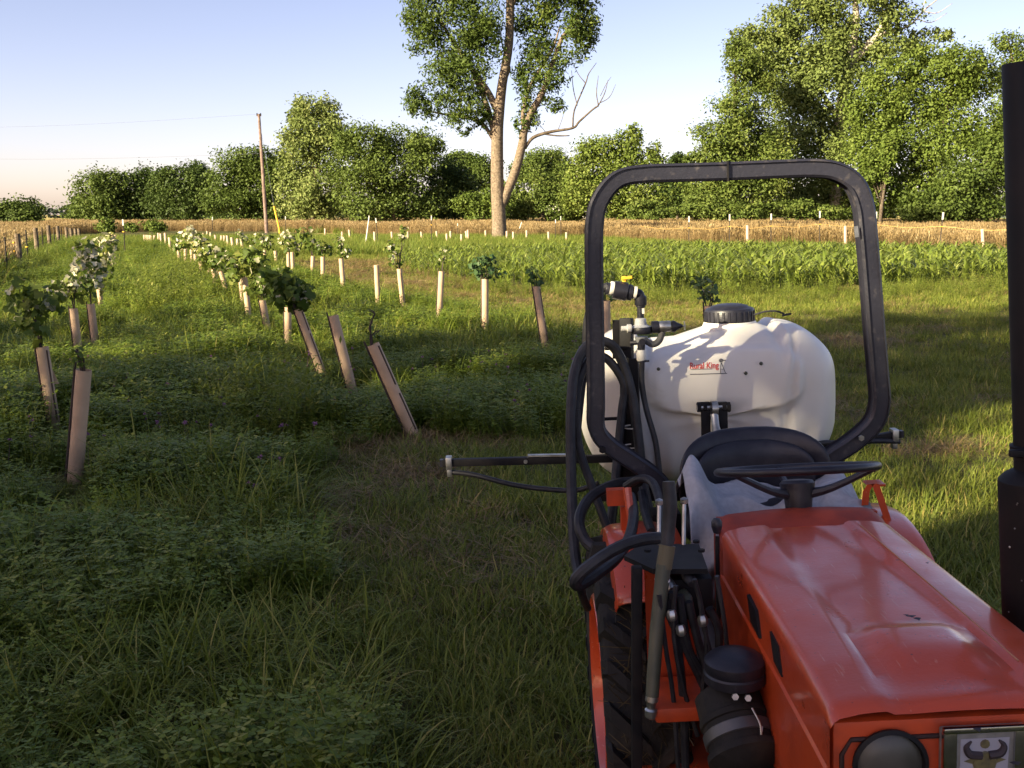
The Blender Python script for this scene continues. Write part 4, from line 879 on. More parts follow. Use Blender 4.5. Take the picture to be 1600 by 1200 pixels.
# flap of the split tube
g = ground_at(85, 668); fl = at(72, 560, g.y); e = at(91, 598, g.y)
tag(MB().grid([[fl + Vector((-.01, -.05, .05)), fl + Vector((.02, -.06, .06))], [fl + Vector((.03, -.06, -.06)), fl + Vector((.06, -.06, -.05))], [e + Vector((-.01, -.06, 0)), e + Vector((.03, -.05, 0))]]).build('tube_flap', M['tubepale'], None), 'torn pale strip hanging off the split grow tube', 'strip')
far = [((282.5, 399), (285, 388)), ((272, 397), (272, 384)), ((267, 395), (264.6, 371)), ((259.5, 389), (258, 364)), ((252.5, 386), (251, 365)), ((248, 383), (247.5, 364)), ((240, 380), (241.5, 368)),
       ((226, 380), (225.5, 367)), ((229.5, 380), (229, 367)), ((232, 380), (231.8, 367.5)), ((234.5, 380), (234.3, 367.5)), ((237, 380), (236, 368)), ((175.5, 381), (175, 366)), ((180, 382), (180, 367)),
       ((318, 373), (317.5, 364)), ((324, 373), (323.7, 361)), ((329, 376), (329, 363)), ((338, 382), (336, 367)), ((346, 384), (346, 368)), ((350.6, 384), (350.6, 368)), ((357, 390), (355, 368)), ((365, 395), (362, 371)),
       ((371, 392), (371, 373)), ((380, 396), (377.5, 377)), ((395, 401), (392, 383)),
       ((586, 386), (585, 362)), ((613, 380), (612, 362)), ((638, 380), (637, 362)), ((660, 379), (658, 362)), ((683.5, 377), (682, 361)), ((698.5, 382), (698, 365)), ((704, 378), (704, 361)), ((721, 384), (721, 366)), ((730, 379), (728, 361)), ((732, 380), (731, 359)),
       ((759.5, 377), (758.5, 360)), ((792, 379), (792, 361)), ((802, 382), (802, 362)), ((823, 378), (823, 360)), ((857.5, 381), (857, 362)), ((885, 381), (885, 363)), ((941, 378), (941, 357)), ((508, 374), (508, 357)), ((535, 376), (534.5, 362)), ((547, 377), (545.5, 359)),
       ((1168, 399), (1168, 352)), ((1321, 400), (1321, 353)), ((1537, 408), (1535, 358))]
NTH = ['first', 'second', 'third', 'fourth', 'fifth', 'sixth', 'seventh', 'eighth', 'ninth', 'tenth', 'eleventh', 'twelfth', 'thirteenth', 'fourteenth', 'fifteenth', 'sixteenth', 'seventeenth', 'eighteenth', 'nineteenth', 'twentieth', 'twenty-first', 'twenty-second']
sets = [('small pale tube at the distant end of the left rows', ' left', [q for q in far if q[0][0] < 300]), ('small pale tube beyond the middle row vines', ' middle', [q for q in far if 300 < q[0][0] < 420]),
        ('thin pale tube in front of the golden hay', ' hay', [q for q in far if 420 < q[0][0] < 1000]), ('thin pale rod-like tube behind the corn', ' corn', [q for q in far if q[0][0] > 1000])]
for lb, gx_, qs in sets:
    for i, (b, t) in enumerate(sorted(qs, key=lambda q: q[0][0])):
        grow_tube(b, t, f'{lb}, {NTH[i]} from the left', GF + gx_, detail=False, dia=.13, pale=True)
grapevine(at(379, 378, 46), 'small cream topped vine far down the second row', [(373, 366, 7, 8), (381, 372, 7, 6)], 46, n=30, size=.17, pale=.5, seed=501)
grapevine(at(393, 383, 43), 'small green vine far down the second row', [(391, 378, 9, 6)], 43, n=22, size=.16, pale=.1, gold=.2, seed=502)
# ================================================================== tractor (faces the camera; local x right, y to its rear, z up)
ROLL = math.radians(-3.0)
TR = empty('tractor', (.785, 2.75, 0), (0, ROLL, 0)); tag(TR, 'orange compact tractor with black roll bar, parked facing the camera', 'tractor')
TM = Matrix.Translation((.785, 2.75, 0)) @ Euler((0, ROLL, 0)).to_matrix().to_4x4(); TI = TM.inverted()
def L_(px, py, Y): return TI @ at(px, py, Y)
def part(mb, name, mat, parent=TR, **k): return mb.build(name, M[mat] if isinstance(mat, str) else mat, parent, **k)
def px_m(Y, py): return Y / ray(800, py)[1] / FPX            # metres per pixel at that distance
# ---- hood
VF, VR, HT = -1.22, -.29, .985
def hood_rows():
    rows = []; nv = 44
    for i in range(nv + 1):
        t = i / nv; v = VF + (VR - VF) * (t ** 1.25)
        hw = .226 - .014 * t; cr = .128 - .030 * t
        f = (v - VF)
        nose = -.012 * max(0, 1 - f / .035) ** 2 - .006 * max(0, 1 - f / .16)
        top = HT + nose; row = []
        prof = []
        # left side from the bottom up
        for z in (.665, .72, .80, .868, .874, .92, .95): prof.append((-hw - .004 * (z < .87) , z))
        for a in (0, 22, 45, 68, 90): prof.append((-hw + .026 - .026 * math.cos(math.radians(a)), top - .026 + .026 * math.sin(math.radians(a))))
        us = [-hw + .05, -cr - .034, -cr - .022, -cr - .006, -cr + .006, -cr * .72, -.065, -.05, -.025, 0]
        def zt(u):
            e = abs(u); z = top + .012 * (1 - (e / hw) ** 2)
            s = min(1, max(0, (cr + .010 - e) / .022)); z -= .009 * s * s * (3 - 2 * s)            # sunk middle panel
            a1 = min(1, max(0, (.105 - e) / .05)); b1 = min(1, max(0, (.30 - f) / .05)) * min(1, max(0, (f - .05) / .13))
            return z + .020 * a1 * a1 * (3 - 2 * a1) * b1 * b1 * (3 - 2 * b1)                            # raised scoop
        for u in us: prof.append((u, zt(u)))
        full = prof + [(-u, z) for (u, z) in reversed(prof[:-1])]
        rows.append([(u, v, z) for (u, z) in full])
    return rows
hood = part(MB().grid(hood_rows()), 'hood', 'orange', sharp=28)
hood['label'] = 'glossy orange hood with raised centre scoop and scuffs'
# side slots: black plates stand for the shade in the openings
for (p0, p1) in (((1189, 936), (1202, 976)), ((1212, 990), (1228, 1030))):
    for s in (-1, 1):
        a = L_(*p0, 2.13 if p0[1] < 960 else 1.93); b = L_(*p1, 2.02 if p0[1] < 960 else 1.84)
        y0, y1, z0, z1 = a.y, b.y, .895, .945
        x = s * .2235
        part(MB().add([(x, y0, z1), (x, y0 - .03, z0), (x, y1, z0 - .005), (x, y1 + .03, z1 - .005), (x * .96, y0, z1), (x * .96, y0 - .03, z0), (x * .96, y1, z0 - .005), (x * .96, y1 + .03, z1 - .005)],
             [(0, 1, 2, 3), (7, 6, 5, 4), (0, 4, 5, 1), (1, 5, 6, 2), (2, 6, 7, 3), (3, 7, 4, 0)]), 'vent_slot', 'black', hood, smooth=False)
# scuffs and chips on the hood
M['chip'] = surf('paint_chip', (.035, .025, .03), .7); M['scratch'] = surf('scratched_edge', (.42, .17, .08), .6)
for (px, py, w, h) in ((1424, 968, .011, .003), (1434, 972, .008, .004), (1416, 966, .006, .002), (1529, 1105, .007, .003), (1449, 884, .004, .002), (1590, 1116, .010, .003)):
    Y = 1.6
    for _ in range(12):
        q = L_(px, py, Y); Y += (q.z - (HT + .006)) / .5
    q = L_(px, py, Y); q.z = HT + .0125 - (.012 * max(0, 1 - (q.y - VF) / .035) ** 2)
    part(MB().add([(q.x + w * math.cos(a) * (.7 + .5 * math.sin(3 * a)), q.y + h * 2 * math.sin(a), q.z) for a in np.linspace(0, 6.28, 11)[:-1]], [tuple(range(10))]), 'paint_chip', 'chip', hood, smooth=False)
part(MB().tube([(.121, -.33, HT + .0085), (.127, -.7, HT + .0085), (.133, -1.1, HT + .0065)], .0018, 5), 'worn_edge', 'scratch', hood)
# ---- nose panel, lamps and badge
FZ = VF + .004
fas = part(MB().box((0, FZ + .03, .77), (.438, .05, .37), bev=.012), 'nose_panel', 'orange_old')
M['seal'] = surf('dark_seal', (.03, .012, .01), .8)
rim = MB()
rim.tube([(-.205, FZ + .002, .60), (-.205, FZ + .002, .90), (-.19, FZ + .002, .925), (.19, FZ + .002, .925), (.205, FZ + .002, .90), (.205, FZ + .002, .60)], .004, 6); part(rim, 'panel_groove', 'seal', fas)
hl = L_(1389, 1193, 2.75 + FZ)
for s in (-1, 1):
    c = Vector((s * abs(hl.x), FZ, hl.z)); lamp = part(MB().lathe([(.060, 0), (.062, .008), (.055, .011), (.052, .004)], c, axis=(0, -1, 0), n=32, cap=False), 'headlight', 'black')
    part(MB().lathe([(.0005, .016), (.02, .015), (.04, .011), (.054, .003)], c, axis=(0, -1, 0), n=32, cap=False), 'lens', 'lens', lamp)
bc = L_(1537, 1185, 2.75 + FZ - .01); bc = Vector((bc.x, FZ - .006, bc.z - .012)); k = px_m(1.48, 1160)
bw, bh = 136 * k, .105
M['badge_grey'] = surf('badge_grey', (.18, .18, .17), .4, col2=(.26, .26, .25), scale=40); M['badge_white'] = surf('badge_enamel', (.34, .34, .40), .4); M['badge_olive'] = surf('badge_olive', (.16, .14, .06), .5, col2=(.07, .06, .04), scale=60)
bt = bc.z + .012 + .053
badge = part(MB().box((bc.x, FZ - .004, bt - bh / 2), (bw, .016, bh), bev=.004), 'badge', 'badge_grey')
part(MB().bar((bc.x - bw / 2, FZ - .014, bt), (bc.x + bw / 2, FZ - .014, bt), .010, .010, bev=.003), 'trim', 'chrome', badge)
for s in (-1, 1): part(MB().box((bc.x + s * (bw / 2 - .011), FZ - .012, bt - .045), (.022, .012, .085), bev=.003), 'trim', 'chrome', badge)
yb = FZ - .0135
part(MB().add([(bc.x - .039, yb, bt - .016), (bc.x + .039, yb, bt - .016), (bc.x + .036, yb, bt - .10), (bc.x - .040, yb, bt - .10)], [(0, 1, 2, 3)]), 'emblem_field', 'badge_white', badge, smooth=False)
emb = MB()
for s in (-1, 1): emb.tube([(bc.x + s * .006, yb - .001, bt - .045), (bc.x + s * .024, yb - .001, bt - .042), (bc.x + s * .030, yb - .001, bt - .030), (bc.x + s * .022, yb - .001, bt - .020)], [.007, .007, .005, .0015], 7, sub=4)
part(emb, 'emblem_horn', 'chip', badge)
e2 = MB(); e2.lathe([(.020, 0), (.018, .002), (.001, .003)], (bc.x, yb, bt - .058), axis=(0, -1, 0), n=12)
for s in (-1, 1): e2.add([(bc.x + s * .012, yb - .001, bt - .046), (bc.x + s * .034, yb - .001, bt - .054), (bc.x + s * .012, yb - .001, bt - .062)], [(0, 1, 2)])
e2.lathe([(.008, 0), (.007, .002)], (bc.x, yb, bt - .026), axis=(0, -1, 0), n=10); part(e2, 'emblem_crest', 'badge_olive', badge)
# ---- dash cowl behind the hood
rows = []
for (v, dz, sc) in ((-.315, -.03, .985), (-.30, -.004, 1.0), (-.27, .004, 1.01), (-.23, .012, 1.01), (-.20, .014, 1.0), (-.19, .008, .985)):
    hw = .214 * sc; top = HT + dz; row = [(-hw, v, .58), (-hw, v, .8), (-hw, v, .93)]
    for a in range(0, 91, 15): row.append((-hw + .05 - .05 * math.cos(math.radians(a)), v, top - .04 + .04 * math.sin(math.radians(a))))
    row += [(-.08, v, top + .006), (0, v, top + .008), (.08, v, top + .006)] + [(-x, y, z) for (x, y, z) in reversed(row)]
    rows.append(row)
cowl = part(MB().grid(rows).box((0, -.20, .79), (.41, .02, .40)), 'dash_cowl', 'cowl', sharp=40)
part(MB().box((-.2165, -.26, .955), (.004, .02, .05)), 'reflector', 'badge_white', cowl, smooth=False)
# ---- steering wheel
wc = L_(1244, 733, 2.60); tilt = math.radians(-13.2)      # tipped back toward the driver
Wm = Matrix.Rotation(tilt, 3, 'X')
ring = MB(); n = 40; Rw = .202; rows = []
for i in range(n):
    a = 2 * math.pi * i / n; rows.append([wc + Wm @ Vector(((Rw + .0105 * math.cos(b)) * math.cos(a), (Rw + .0105 * math.cos(b)) * math.sin(a), .0105 * math.sin(b))) for b in np.linspace(0, 6.2832, 10)[:-1]])
rows.append(rows[0]); ring.grid(rows, closed=True)
sw = part(ring, 'steering_wheel', 'vinyl', sharp=None)
hub = wc + Wm @ Vector((0, 0, -.058))
for a in (205, 335, 90):
    d = Vector((math.cos(math.radians(a)), math.sin(math.radians(a)), 0)); part(MB().tube([hub + Wm @ (d * .03 + Vector((0, 0, -.006))), hub + Wm @ (d * .09 + Vector((0, 0, .008))), hub + Wm @ (d * .198 + Vector((0, 0, .055)))], [.014, .010, .008], 8, sub=3), 'spoke', 'vinyl', sw)
part(MB().lathe([(.030, -.05), (.034, -.042), (.036, -.02), (.042, .0), (.045, .022), (.038, .03), (.02, .032)], hub, axis=Wm @ Vector((0, 0, 1)), n=24), 'hub', 'vinyl', sw)
part(MB().tube([hub + Wm @ Vector((0, 0, -.045)), hub + Wm @ Vector((0, -.02, -.30))], [.021, .024], 14), 'steering_column', 'black')
# ---- seat: low wrap-round back and cushion
sb = L_(1173, 672, 3.0)
def sg(c, e): return math.copysign(abs(c) ** e, c)
def pillow(c, hx, hy, hz, ex, wrap, nt=48, np_=24, flare=0.0):
    rows = []
    for i in range(np_ + 1):
        ph = math.pi * (.001 + .998 * i / np_); row = []
        for k in range(nt):
            th = 2 * math.pi * k / nt; X = sg(math.cos(th), ex) * sg(math.sin(ph), .75); Z = sg(math.sin(th), ex) * sg(math.sin(ph), .75); Y = -math.cos(ph)
            x = hx * X * (1 - flare * (Z + 1) * .5); row.append((c[0] + x, c[1] + hy * Y - wrap * abs(X) ** 2.2, c[2] + hz * Z))
        rows.append(row)
    return MB().grid(rows, closed=True)
part(pillow((sb.x, sb.y + .05, sb.z - .125), .238, .040, .125, .62, .10, flare=.10), 'backrest', 'vinyl', sharp=None)
part(pillow((sb.x, sb.y + .045 - .028, sb.z - .118), .185, .030, .085, .7, .075, flare=.08), 'back_pad', 'vinyl', sharp=None)
rows = []
part(pillow((sb.x, sb.y - .16, sb.z - .235), .235, .22, .05, .45, 0), 'seat_cushion', 'vinyl', sharp=None)
part(MB().box((sb.x, sb.y - .06, sb.z - .40), (.22, .26, .24), bev=.02), 'seat_base', 'black')
# ---- roll bar: bent square tube
def sweep_square(P, wx, wy, sub=5):
    P, _ = catmull([Vector(p) for p in P], [1] * len(P), sub); rows = []
    for i, p in enumerate(P):
        t = (P[min(i + 1, len(P) - 1)] - P[max(i - 1, 0)]).normalized(); side = Vector((0, 1, 0)).cross(t).normalized()
        c = .007; row = []
        for (a, b) in ((-1, -1), (1, -1), (1, 1), (-1, 1)):
            A, B = a * wx / 2, b * wy / 2
            q = [(A, B - b * c), (A - a * c, B)]
            if a * b > 0: q = q[::-1]
            if (a, b) in ((-1, -1), (1, 1)): pass
            row += [p + side * u_ + Vector((0, v_, 0)) for (u_, v_) in q]
        rows.append(row)
    return rows
RP = [(1040, 860), (1040, 775), (1022, 745), (985, 718), (950, 694), (932, 668), (931, 625), (930, 540), (928, 420), (929, 345), (940, 308), (966, 280), (1005, 272), (1060, 270), (1130, 268), (1200, 265), (1268, 263), (1305, 268), (1334, 287), (1348, 320), (1353, 360),
      (1359, 430), (1366, 520), (1372, 590), (1374, 628), (1364, 660), (1335, 688), (1295, 715), (1268, 740), (1262, 780), (1262, 860)]
rows = sweep_square([L_(p[0], p[1], 3.04) for p in RP], .052, .062)
rb = MB(); rb.grid(rows, closed=True); roll = part(rb, 'roll_bar', 'rops', sharp=40)
part(MB().box(L_(1134, 268, 3.04), (.004, .068, .058)), 'weld_seam', 'black', roll, smooth=False)
part(MB().box(L_(1338, 362, 3.005), (.012, .003, .032), rot=(0, -.1, 0)), 'sun_glint', 'steel', roll, smooth=False)  # steel chip put in for a glint of sun on the bar
for p in ((938, 700), (935, 690)): pass
part(MB().lathe([(.011, 0), (.011, .012)], L_(941, 702, 3.0), axis=(0, -1, 0), n=6), 'bolt', 'black', roll)
part(MB().lathe([(.009, 0), (.009, .008)], L_(1345, 684, 3.0), axis=(0, -1, 0), n=6), 'bolt', 'steel', roll)
for px in (1040, 1262): a = L_(px, 850, 3.04); part(MB().box((a.x, a.y, .62), (.09, .09, .5), bev=.008), 'roll_bar_mount', 'black')
# ---- chassis, axle, engine
part(MB().box((0, -.05, .48), (.30, .75, .34), bev=.03), 'gearbox', 'black')
part(MB().tube([(-.45, .03, .46), (.45, .03, .46)], .075, 14), 'rear_axle', 'orange_old')
eng = part(MB().box((0, -.78, .52), (.25, .92, .36), bev=.02), 'engine', 'black')
part(MB().box((-.14, -.62, .70), (.05, .30, .16), bev=.01), 'manifold', 'black', eng)
for i in range(4): part(MB().tube([(-.15 - .012 * i, -.45 - .05 * i, .86), (-.19 - .01 * i, -.52 - .06 * i, .70), (-.16, -.6 - .07 * i, .5)], .009, 7, sub=4), 'fuel_pipe', 'hose', eng)
part(MB().box((0, -1.05, .34), (.46, .10, .12), bev=.02), 'front_axle', 'orange_old')
part(MB().box((0, -1.20, .50), (.36, .06, .22), bev=.02), 'front_bumper', 'black')
for s in (-1, 1): part(MB().box((s * .33, -.42, .40), (.26, .52, .025), bev=.006), 'footboard', 'orange_old')
# ---- wheels
def make_tyre(parent, c, R_, W, side, nl=24, rim_mat='orange'):
    """ag tyre with chevron lugs; outer face points to `side`"""
    wheel = empty('wheel', c); wheel.parent = parent
    prof = [(R_ * .60, -W * .42), (R_ * .66, -W * .48), (R_ * .80, -W * .52), (R_ * .90, -W * .49), (R_ * .945, -W * .40), (R_ * .95, 0), (R_ * .945, W * .40), (R_ * .90, W * .49), (R_ * .80, W * .52), (R_ * .66, W * .48), (R_ * .60, W * .42)]
    ty = part(MB().lathe(prof, (0, 0, 0), axis=(1, 0, 0), n=48, cap=False), 'tyre', 'rubber', wheel, sharp=50)
    lug = MB()
    for i in range(nl):
        for s in (-1, 1):
            a0 = 2 * math.pi * (i + (.5 if s > 0 else 0)) / nl; vs = []
            for (x, da, r0) in ((0.0, .17, .94), (.26, .05, .94), (.47, -.05, .915), (.53, -.06, .82)):
                for (dd, rr) in ((-.05, r0), (-.034, r0 + .085), (.034, r0 + .085), (.05, r0)):
                    a = a0 + da + dd * (1.25 if x else .8); vs.append((s * x * W, math.cos(a) * R_ * rr, math.sin(a) * R_ * rr))
            fs = [(4 * j + q, 4 * j + q + 1, 4 * j + q + 5, 4 * j + q + 4) for j in range(3) for q in range(3)] + [(0, 1, 2, 3), (12, 13, 14, 15)]
            lug.add(vs, fs)
    part(lug, 'tread_lugs', 'rubber', wheel, smooth=False)
    o = side; part(MB().lathe([(R_ * .63, W * .46), (R_ * .61, W * .50), (R_ * .585, W * .44), (R_ * .56, W * .30), (R_ * .50, W * .20), (R_ * .32, W * .05), (R_ * .12, W * .05), (R_ * .11, W * .16), (.002, W * .17)], (0, 0, 0), axis=(o, 0, 0), n=40, cap=False), 'rim', rim_mat, wheel, sharp=40)
    part(MB().lathe([(R_ * .61, -W * .46), (R_ * .57, -W * .3), (R_ * .57, W * .3)], (0, 0, 0), axis=(o, 0, 0), n=40, cap=False), 'rim_barrel', rim_mat, wheel)
    for q in range(6):
        a = q * math.pi / 3; part(MB().lathe([(.011, 0), (.011, .014)], (o * W * .06, math.cos(a) * R_ * .22, math.sin(a) * R_ * .22), axis=(o, 0, 0), n=6), 'wheel_nut', 'steel', wheel)
    return wheel
make_tyre(TR, (-.415, .03, .425), .43, .205, -1)
make_tyre(TR, (.27, .03, .425), .43, .205, 1)
make_tyre(TR, (-.34, -1.05, .27), .27, .14, -1, 16); make_tyre(TR, (.34, -1.05, .27), .27, .14, 1, 16)
M['thatch'] = leaf_mat('muddy_thatch', (.04, .03, .016), (.10, .075, .03), (.15, .11, .05), trans=.05)
# clods of cut grass stuck in the left rear tread
r = random.Random(3); V = []; Q = []; T = []
for _ in range(260):
    a = r.uniform(-.6, 1.2); rr = .43 * r.uniform(.94, 1.02); p = Vector((-.415 + r.uniform(-.08, .10), .03 - math.cos(a) * rr, .425 + math.sin(a) * rr))
    d = Vector((r.uniform(-1, 1), r.uniform(-1, 1) * .6, r.uniform(-1, 1))).normalized() * r.uniform(.02, .06); s = d.cross(Vector((r.uniform(-1, 1), 1, .3))).normalized() * .0011
    b0 = len(V); V += [tuple(p - d - s), tuple(p - d + s), tuple(p + d + s), tuple(p + d - s)]; Q.append((b0, b0 + 1, b0 + 2, b0 + 3)); T.append(r.random())
tag(np_mesh('stuck_grass', np.array(V), np.array(Q), M['thatch'], TR, {'tone': T}), kind='stuff')
# ---- fenders with straps
for s in (-1, 1):
    rows = []
    for i in range(19):
        a = math.radians((52 if s < 0 else 22) + (100 if s < 0 else 130) * i / 18); ca, sa = -math.cos(a), math.sin(a); R0 = .462 if s < 0 else .485; row = []
        for (u_, dr) in ((.265, -.10), (.265, -.02), (.272, 0), (.36, .012), (.45, .006), (.472, -.004), (.478, -.03), (.478, -.05)):
            row.append((s * (u_ - .07) - (.07 if s < 0 else .045), .03 + ca * (R0 + dr), .425 + sa * (R0 + dr)))
        rows.append(row)
    fd = part(MB().grid(rows), 'fender', 'orange', sharp=50); md = fd.modifiers.new('thick', 'SOLIDIFY'); md.thickness = .004
st = [(1351, 790), (1353, 768), (1360, 757), (1367, 757), (1374, 775), (1384, 805), (1392, 832)]
part(MB().grid([[L_(p[0] - 5, p[1], 2.70), L_(p[0] + 6, p[1] - 1, 2.70), L_(p[0] + 6, p[1] - 1, 2.735), L_(p[0] - 5, p[1], 2.735)] for p in st], closed=True), 'fender_strap', 'orange', sharp=30)
part(MB().box(L_(1366, 755, 2.74), (.045, .05, .006)), 'strap_plate', 'orange')
part(MB().tube([L_(980, 762, 2.74), L_(984, 795, 2.72), L_(990, 832, 2.70)], .012, 8), 'fender_strap', 'orange')
part(MB().box(L_(962, 776, 2.78), (.05, .03, .045)), 'strap_plate', 'orange_old'); part(MB().bar(L_(975, 790, 2.8), L_(976, 830, 2.8), .03, .02), 'strap_plate', 'orange_old')
# ---- black control stand on the left with the orange apron behind it
part(MB().bar(L_(995, 885, 2.22), L_(995, 1330, 2.22), .024, .024, bev=.004), 'loader_post', 'black')
ap = MB().add([L_(1006, 884, 2.28), L_(1062, 884, 2.28), L_(1095, 1062, 2.28), L_(1013, 1062, 2.28), L_(1006, 884, 2.30), L_(1062, 884, 2.30), L_(1095, 1062, 2.30), L_(1013, 1062, 2.30)], [(0, 1, 2, 3), (7, 6, 5, 4), (0, 4, 5, 1), (1, 5, 6, 2), (2, 6, 7, 3), (3, 7, 4, 0)])
part(ap, 'side_apron', 'orange', smooth=False)
a = L_(1060, 1072, 2.22); part(MB().box((a.x, a.y - .04, a.z - .01), (.14, .16, .035), bev=.008), 'step', 'orange_old')
pl = L_(1040, 870, 2.32); plate = part(MB().add([(q.x, q.y, q.z) for q in (L_(975, 868, 2.34), L_(1020, 889, 2.20), L_(1106, 889, 2.18), L_(1092, 850, 2.46), L_(1000, 850, 2.46))] + [(q.x, q.y, q.z - .012) for q in (L_(975, 868, 2.34), L_(1020, 889, 2.20), L_(1106, 889, 2.18), L_(1092, 850, 2.46), L_(1000, 850, 2.46))],
     [(0, 1, 2, 3, 4), (9, 8, 7, 6, 5), (0, 5, 6, 1), (1, 6, 7, 2), (2, 7, 8, 3), (3, 8, 9, 4), (4, 9, 5, 0)]), 'control_plate', 'black', smooth=False)
for p in ((1096, 862), (1088, 848), (1012, 862)): part(MB().lathe([(.008, 0), (.008, .006)], L_(p[0], p[1], 2.32), n=6), 'bolt', 'black', plate)
part(MB().box(L_(1072, 925, 2.28), (.11, .10, .10), bev=.01), 'control_valve', 'black')
for (p, m_) in (((1077, 905), 'hose'), ((1046, 915), 'steel'), ((1072, 935), 'yellow'), ((1048, 940), 'plastic_white')):
    q = L_(p[0], p[1], 2.2); part(MB().lathe([(.012, -.02), (.014, -.006), (.014, .006), (.009, .016)], q, axis=(.3, -1, -.4), n=10), 'hydraulic_fitting', m_ if m_ != 'yellow' else 'olive')
for P in ([(1048, 925), (1058, 1000), (1068, 1100), (1072, 1240)], [(1062, 930), (1075, 1010), (1100, 1060), (1115, 1110)], [(1076, 940), (1090, 1000), (1110, 1060), (1130, 1110)], [(1045, 935), (1048, 965), (1075, 1020), (1108, 1090)], [(1108, 950), (1120, 975), (1124, 1000), (1120, 1040)]):
    part(MB().tube([L_(p[0], p[1], 2.16) for p in P], .0095, 8, sub=4), 'hydraulic_hose', 'hose')
for P in ([(1030, 930), (1040, 1010), (1052, 1090), (1060, 1200)], [(1092, 930), (1100, 980), (1112, 1030), (1118, 1090)], [(1056, 915), (1052, 980), (1064, 1060), (1090, 1150)], [(1120, 900), (1130, 960), (1136, 1010)], [(1085, 905), (1096, 950), (1104, 1010), (1096, 1100)]):
    part(MB().tube([L_(p[0], p[1], 2.13) for p in P], .0055, 7, sub=4), 'thin_line', 'hose')
for p in ((1050, 962), (1064, 985), (1098, 970)): part(MB().lathe([(.008, -.012), (.011, -.006), (.011, .006), (.007, .012)], L_(p[0], p[1], 2.12), axis=(.1, -.2, -1), n=6), 'line_nut', 'steel')
# gear levers
gl = part(MB().tube([L_(1121, 838, 2.35), L_(1121, 870, 2.35), L_(1123, 990, 2.35)], .0055, 8), 'gear_lever', 'black')
part(MB().lathe([(.003, -.018), (.009, -.014), (.013, 0), (.013, .012), (.008, .020), (.001, .022)], L_(1120, 823, 2.35), n=14), 'lever_knob', 'vinyl', gl)
for p in ((1069, 783), (1030, 785)):
    lv = part(MB().tube([L_(p[0], p[1], 2.5), L_(p[0] - 1, 860, 2.45)], .0055, 7), 'control_lever', 'steel'); part(MB().lathe([(.004, -.01), (.010, -.004), (.010, .006), (.003, .010)], L_(p[0], p[1], 2.5), n=10), 'lever_knob', 'steel', lv)
# ---- air cleaner beside the hood
c = L_(1148, 1052, 2.0); c1 = L_(1150, 1100, 1.99)
ac = part(MB().lathe([(.05, -.055), (.052, -.03), (.040, -.028), (.028, -.026)], c + Vector((0, 0, -.04)), n=24), 'intake_neck', 'black')
part(MB().lathe([(.056, -.022), (.0635, -.018), (.064, .0), (.061, .004), (.0635, .010), (.062, .026), (.052, .036), (.025, .042), (.001, .043)], c + Vector((0, 0, .004)), n=32), 'pre_cleaner_cap', 'vinyl', ac)
part(MB().lathe([(.029, -.09), (.029, .0)], c + Vector((0, 0, -.03)), n=20), 'neck_clamp', 'olive', ac)
q = L_(1150, 1135, 1.98); ax = Vector((.12, -.75, -.62)).normalized()
dr = part(MB().lathe([(.001, -.09), (.04, -.088), (.068, -.07), (.070, -.02), (.073, -.018), (.073, -.006), (.069, -.004), (.069, .05), (.076, .052), (.077, .066), (.070, .072), (.055, .09), (.03, .10), (.001, .102)], q, axis=ax, n=32), 'air_filter_drum', M['rubber'])
part(MB().lathe([(.0705, -.012), (.0735, -.010), (.0735, .012), (.0705, .014)], q + ax * .02, axis=ax, n=32, cap=False), 'band_clamp', surf('dull_grey_metal', (.10, .10, .10), .45, metal=.5), dr)
for du in (-.02, .02): part(MB().tube([q + Vector((.045 + du, -.04, .06)), q + Vector((.055 + du, -.07, .035)), q + Vector((.05 + du, -.085, -.005)), q + Vector((.06 + du, -.06, .03))], .0022, 5, sub=4), 'wire_clip', 'steel', dr)
for p in ((1148, 1088), (1168, 1090)): part(MB().lathe([(.007, 0), (.007, .008)], L_(p[0], p[1], 1.93), axis=(0, -1, .3), n=6), 'bolt', 'steel', dr)
# ---- exhaust stack
M['stack'] = surf('black_stack', (.007, .007, .008), .6, col2=(.014, .011, .011), scale=12, spec=.25)
t0, t1 = L_(1592, 98, 2.0), L_(1610, 735, 2.0)
ex = part(MB().lathe([(.0295, 0), (.0300, -.001), (.0300, -(t0 - t1).length - .02), (.024, -(t0 - t1).length - .02), (.024, -.002), (.0295, 0)], t0, axis=(t0 - t1).normalized(), n=28, cap=False), 'exhaust_stack', 'stack')
ax = (t0 - t1).normalized()
mf = part(MB().lathe([(.03, 0), (.050, -.012), (.060, -.022), (.061, -.03), (.061, -.46), (.05, -.48), (.03, -.49)], t1 + ax * .005, axis=ax, n=36), 'muffler', 'stack', ex)
part(MB().lathe([(.032, -.010), (.037, -.008), (.037, .008), (.032, .010)], t1 + ax * .045, axis=ax, n=28), 'stack_clamp', 'black', ex)
cl = t1 + ax * .045; part(MB().bar(cl + Vector((-.055, -.03, 0)), cl + Vector((.0, -.035, 0)), .016, .014, bev=.003), 'clamp_bolt', 'black', ex)
r = random.Random(8)
for i in range(26):
    a = math.radians(r.uniform(185, 330)); h = r.uniform(.05, .44); p = t1 - ax * h + Vector((math.cos(a) * .0612, math.sin(a) * .0612, 0)); part(MB().lathe([(r.uniform(.0012, .0026), 0), (.0012, .0008)], p, axis=(math.cos(a), math.sin(a), 0), n=6), 'shield_speck', 'steel', mf)  # steel specks for the holes of a perforated heat shield
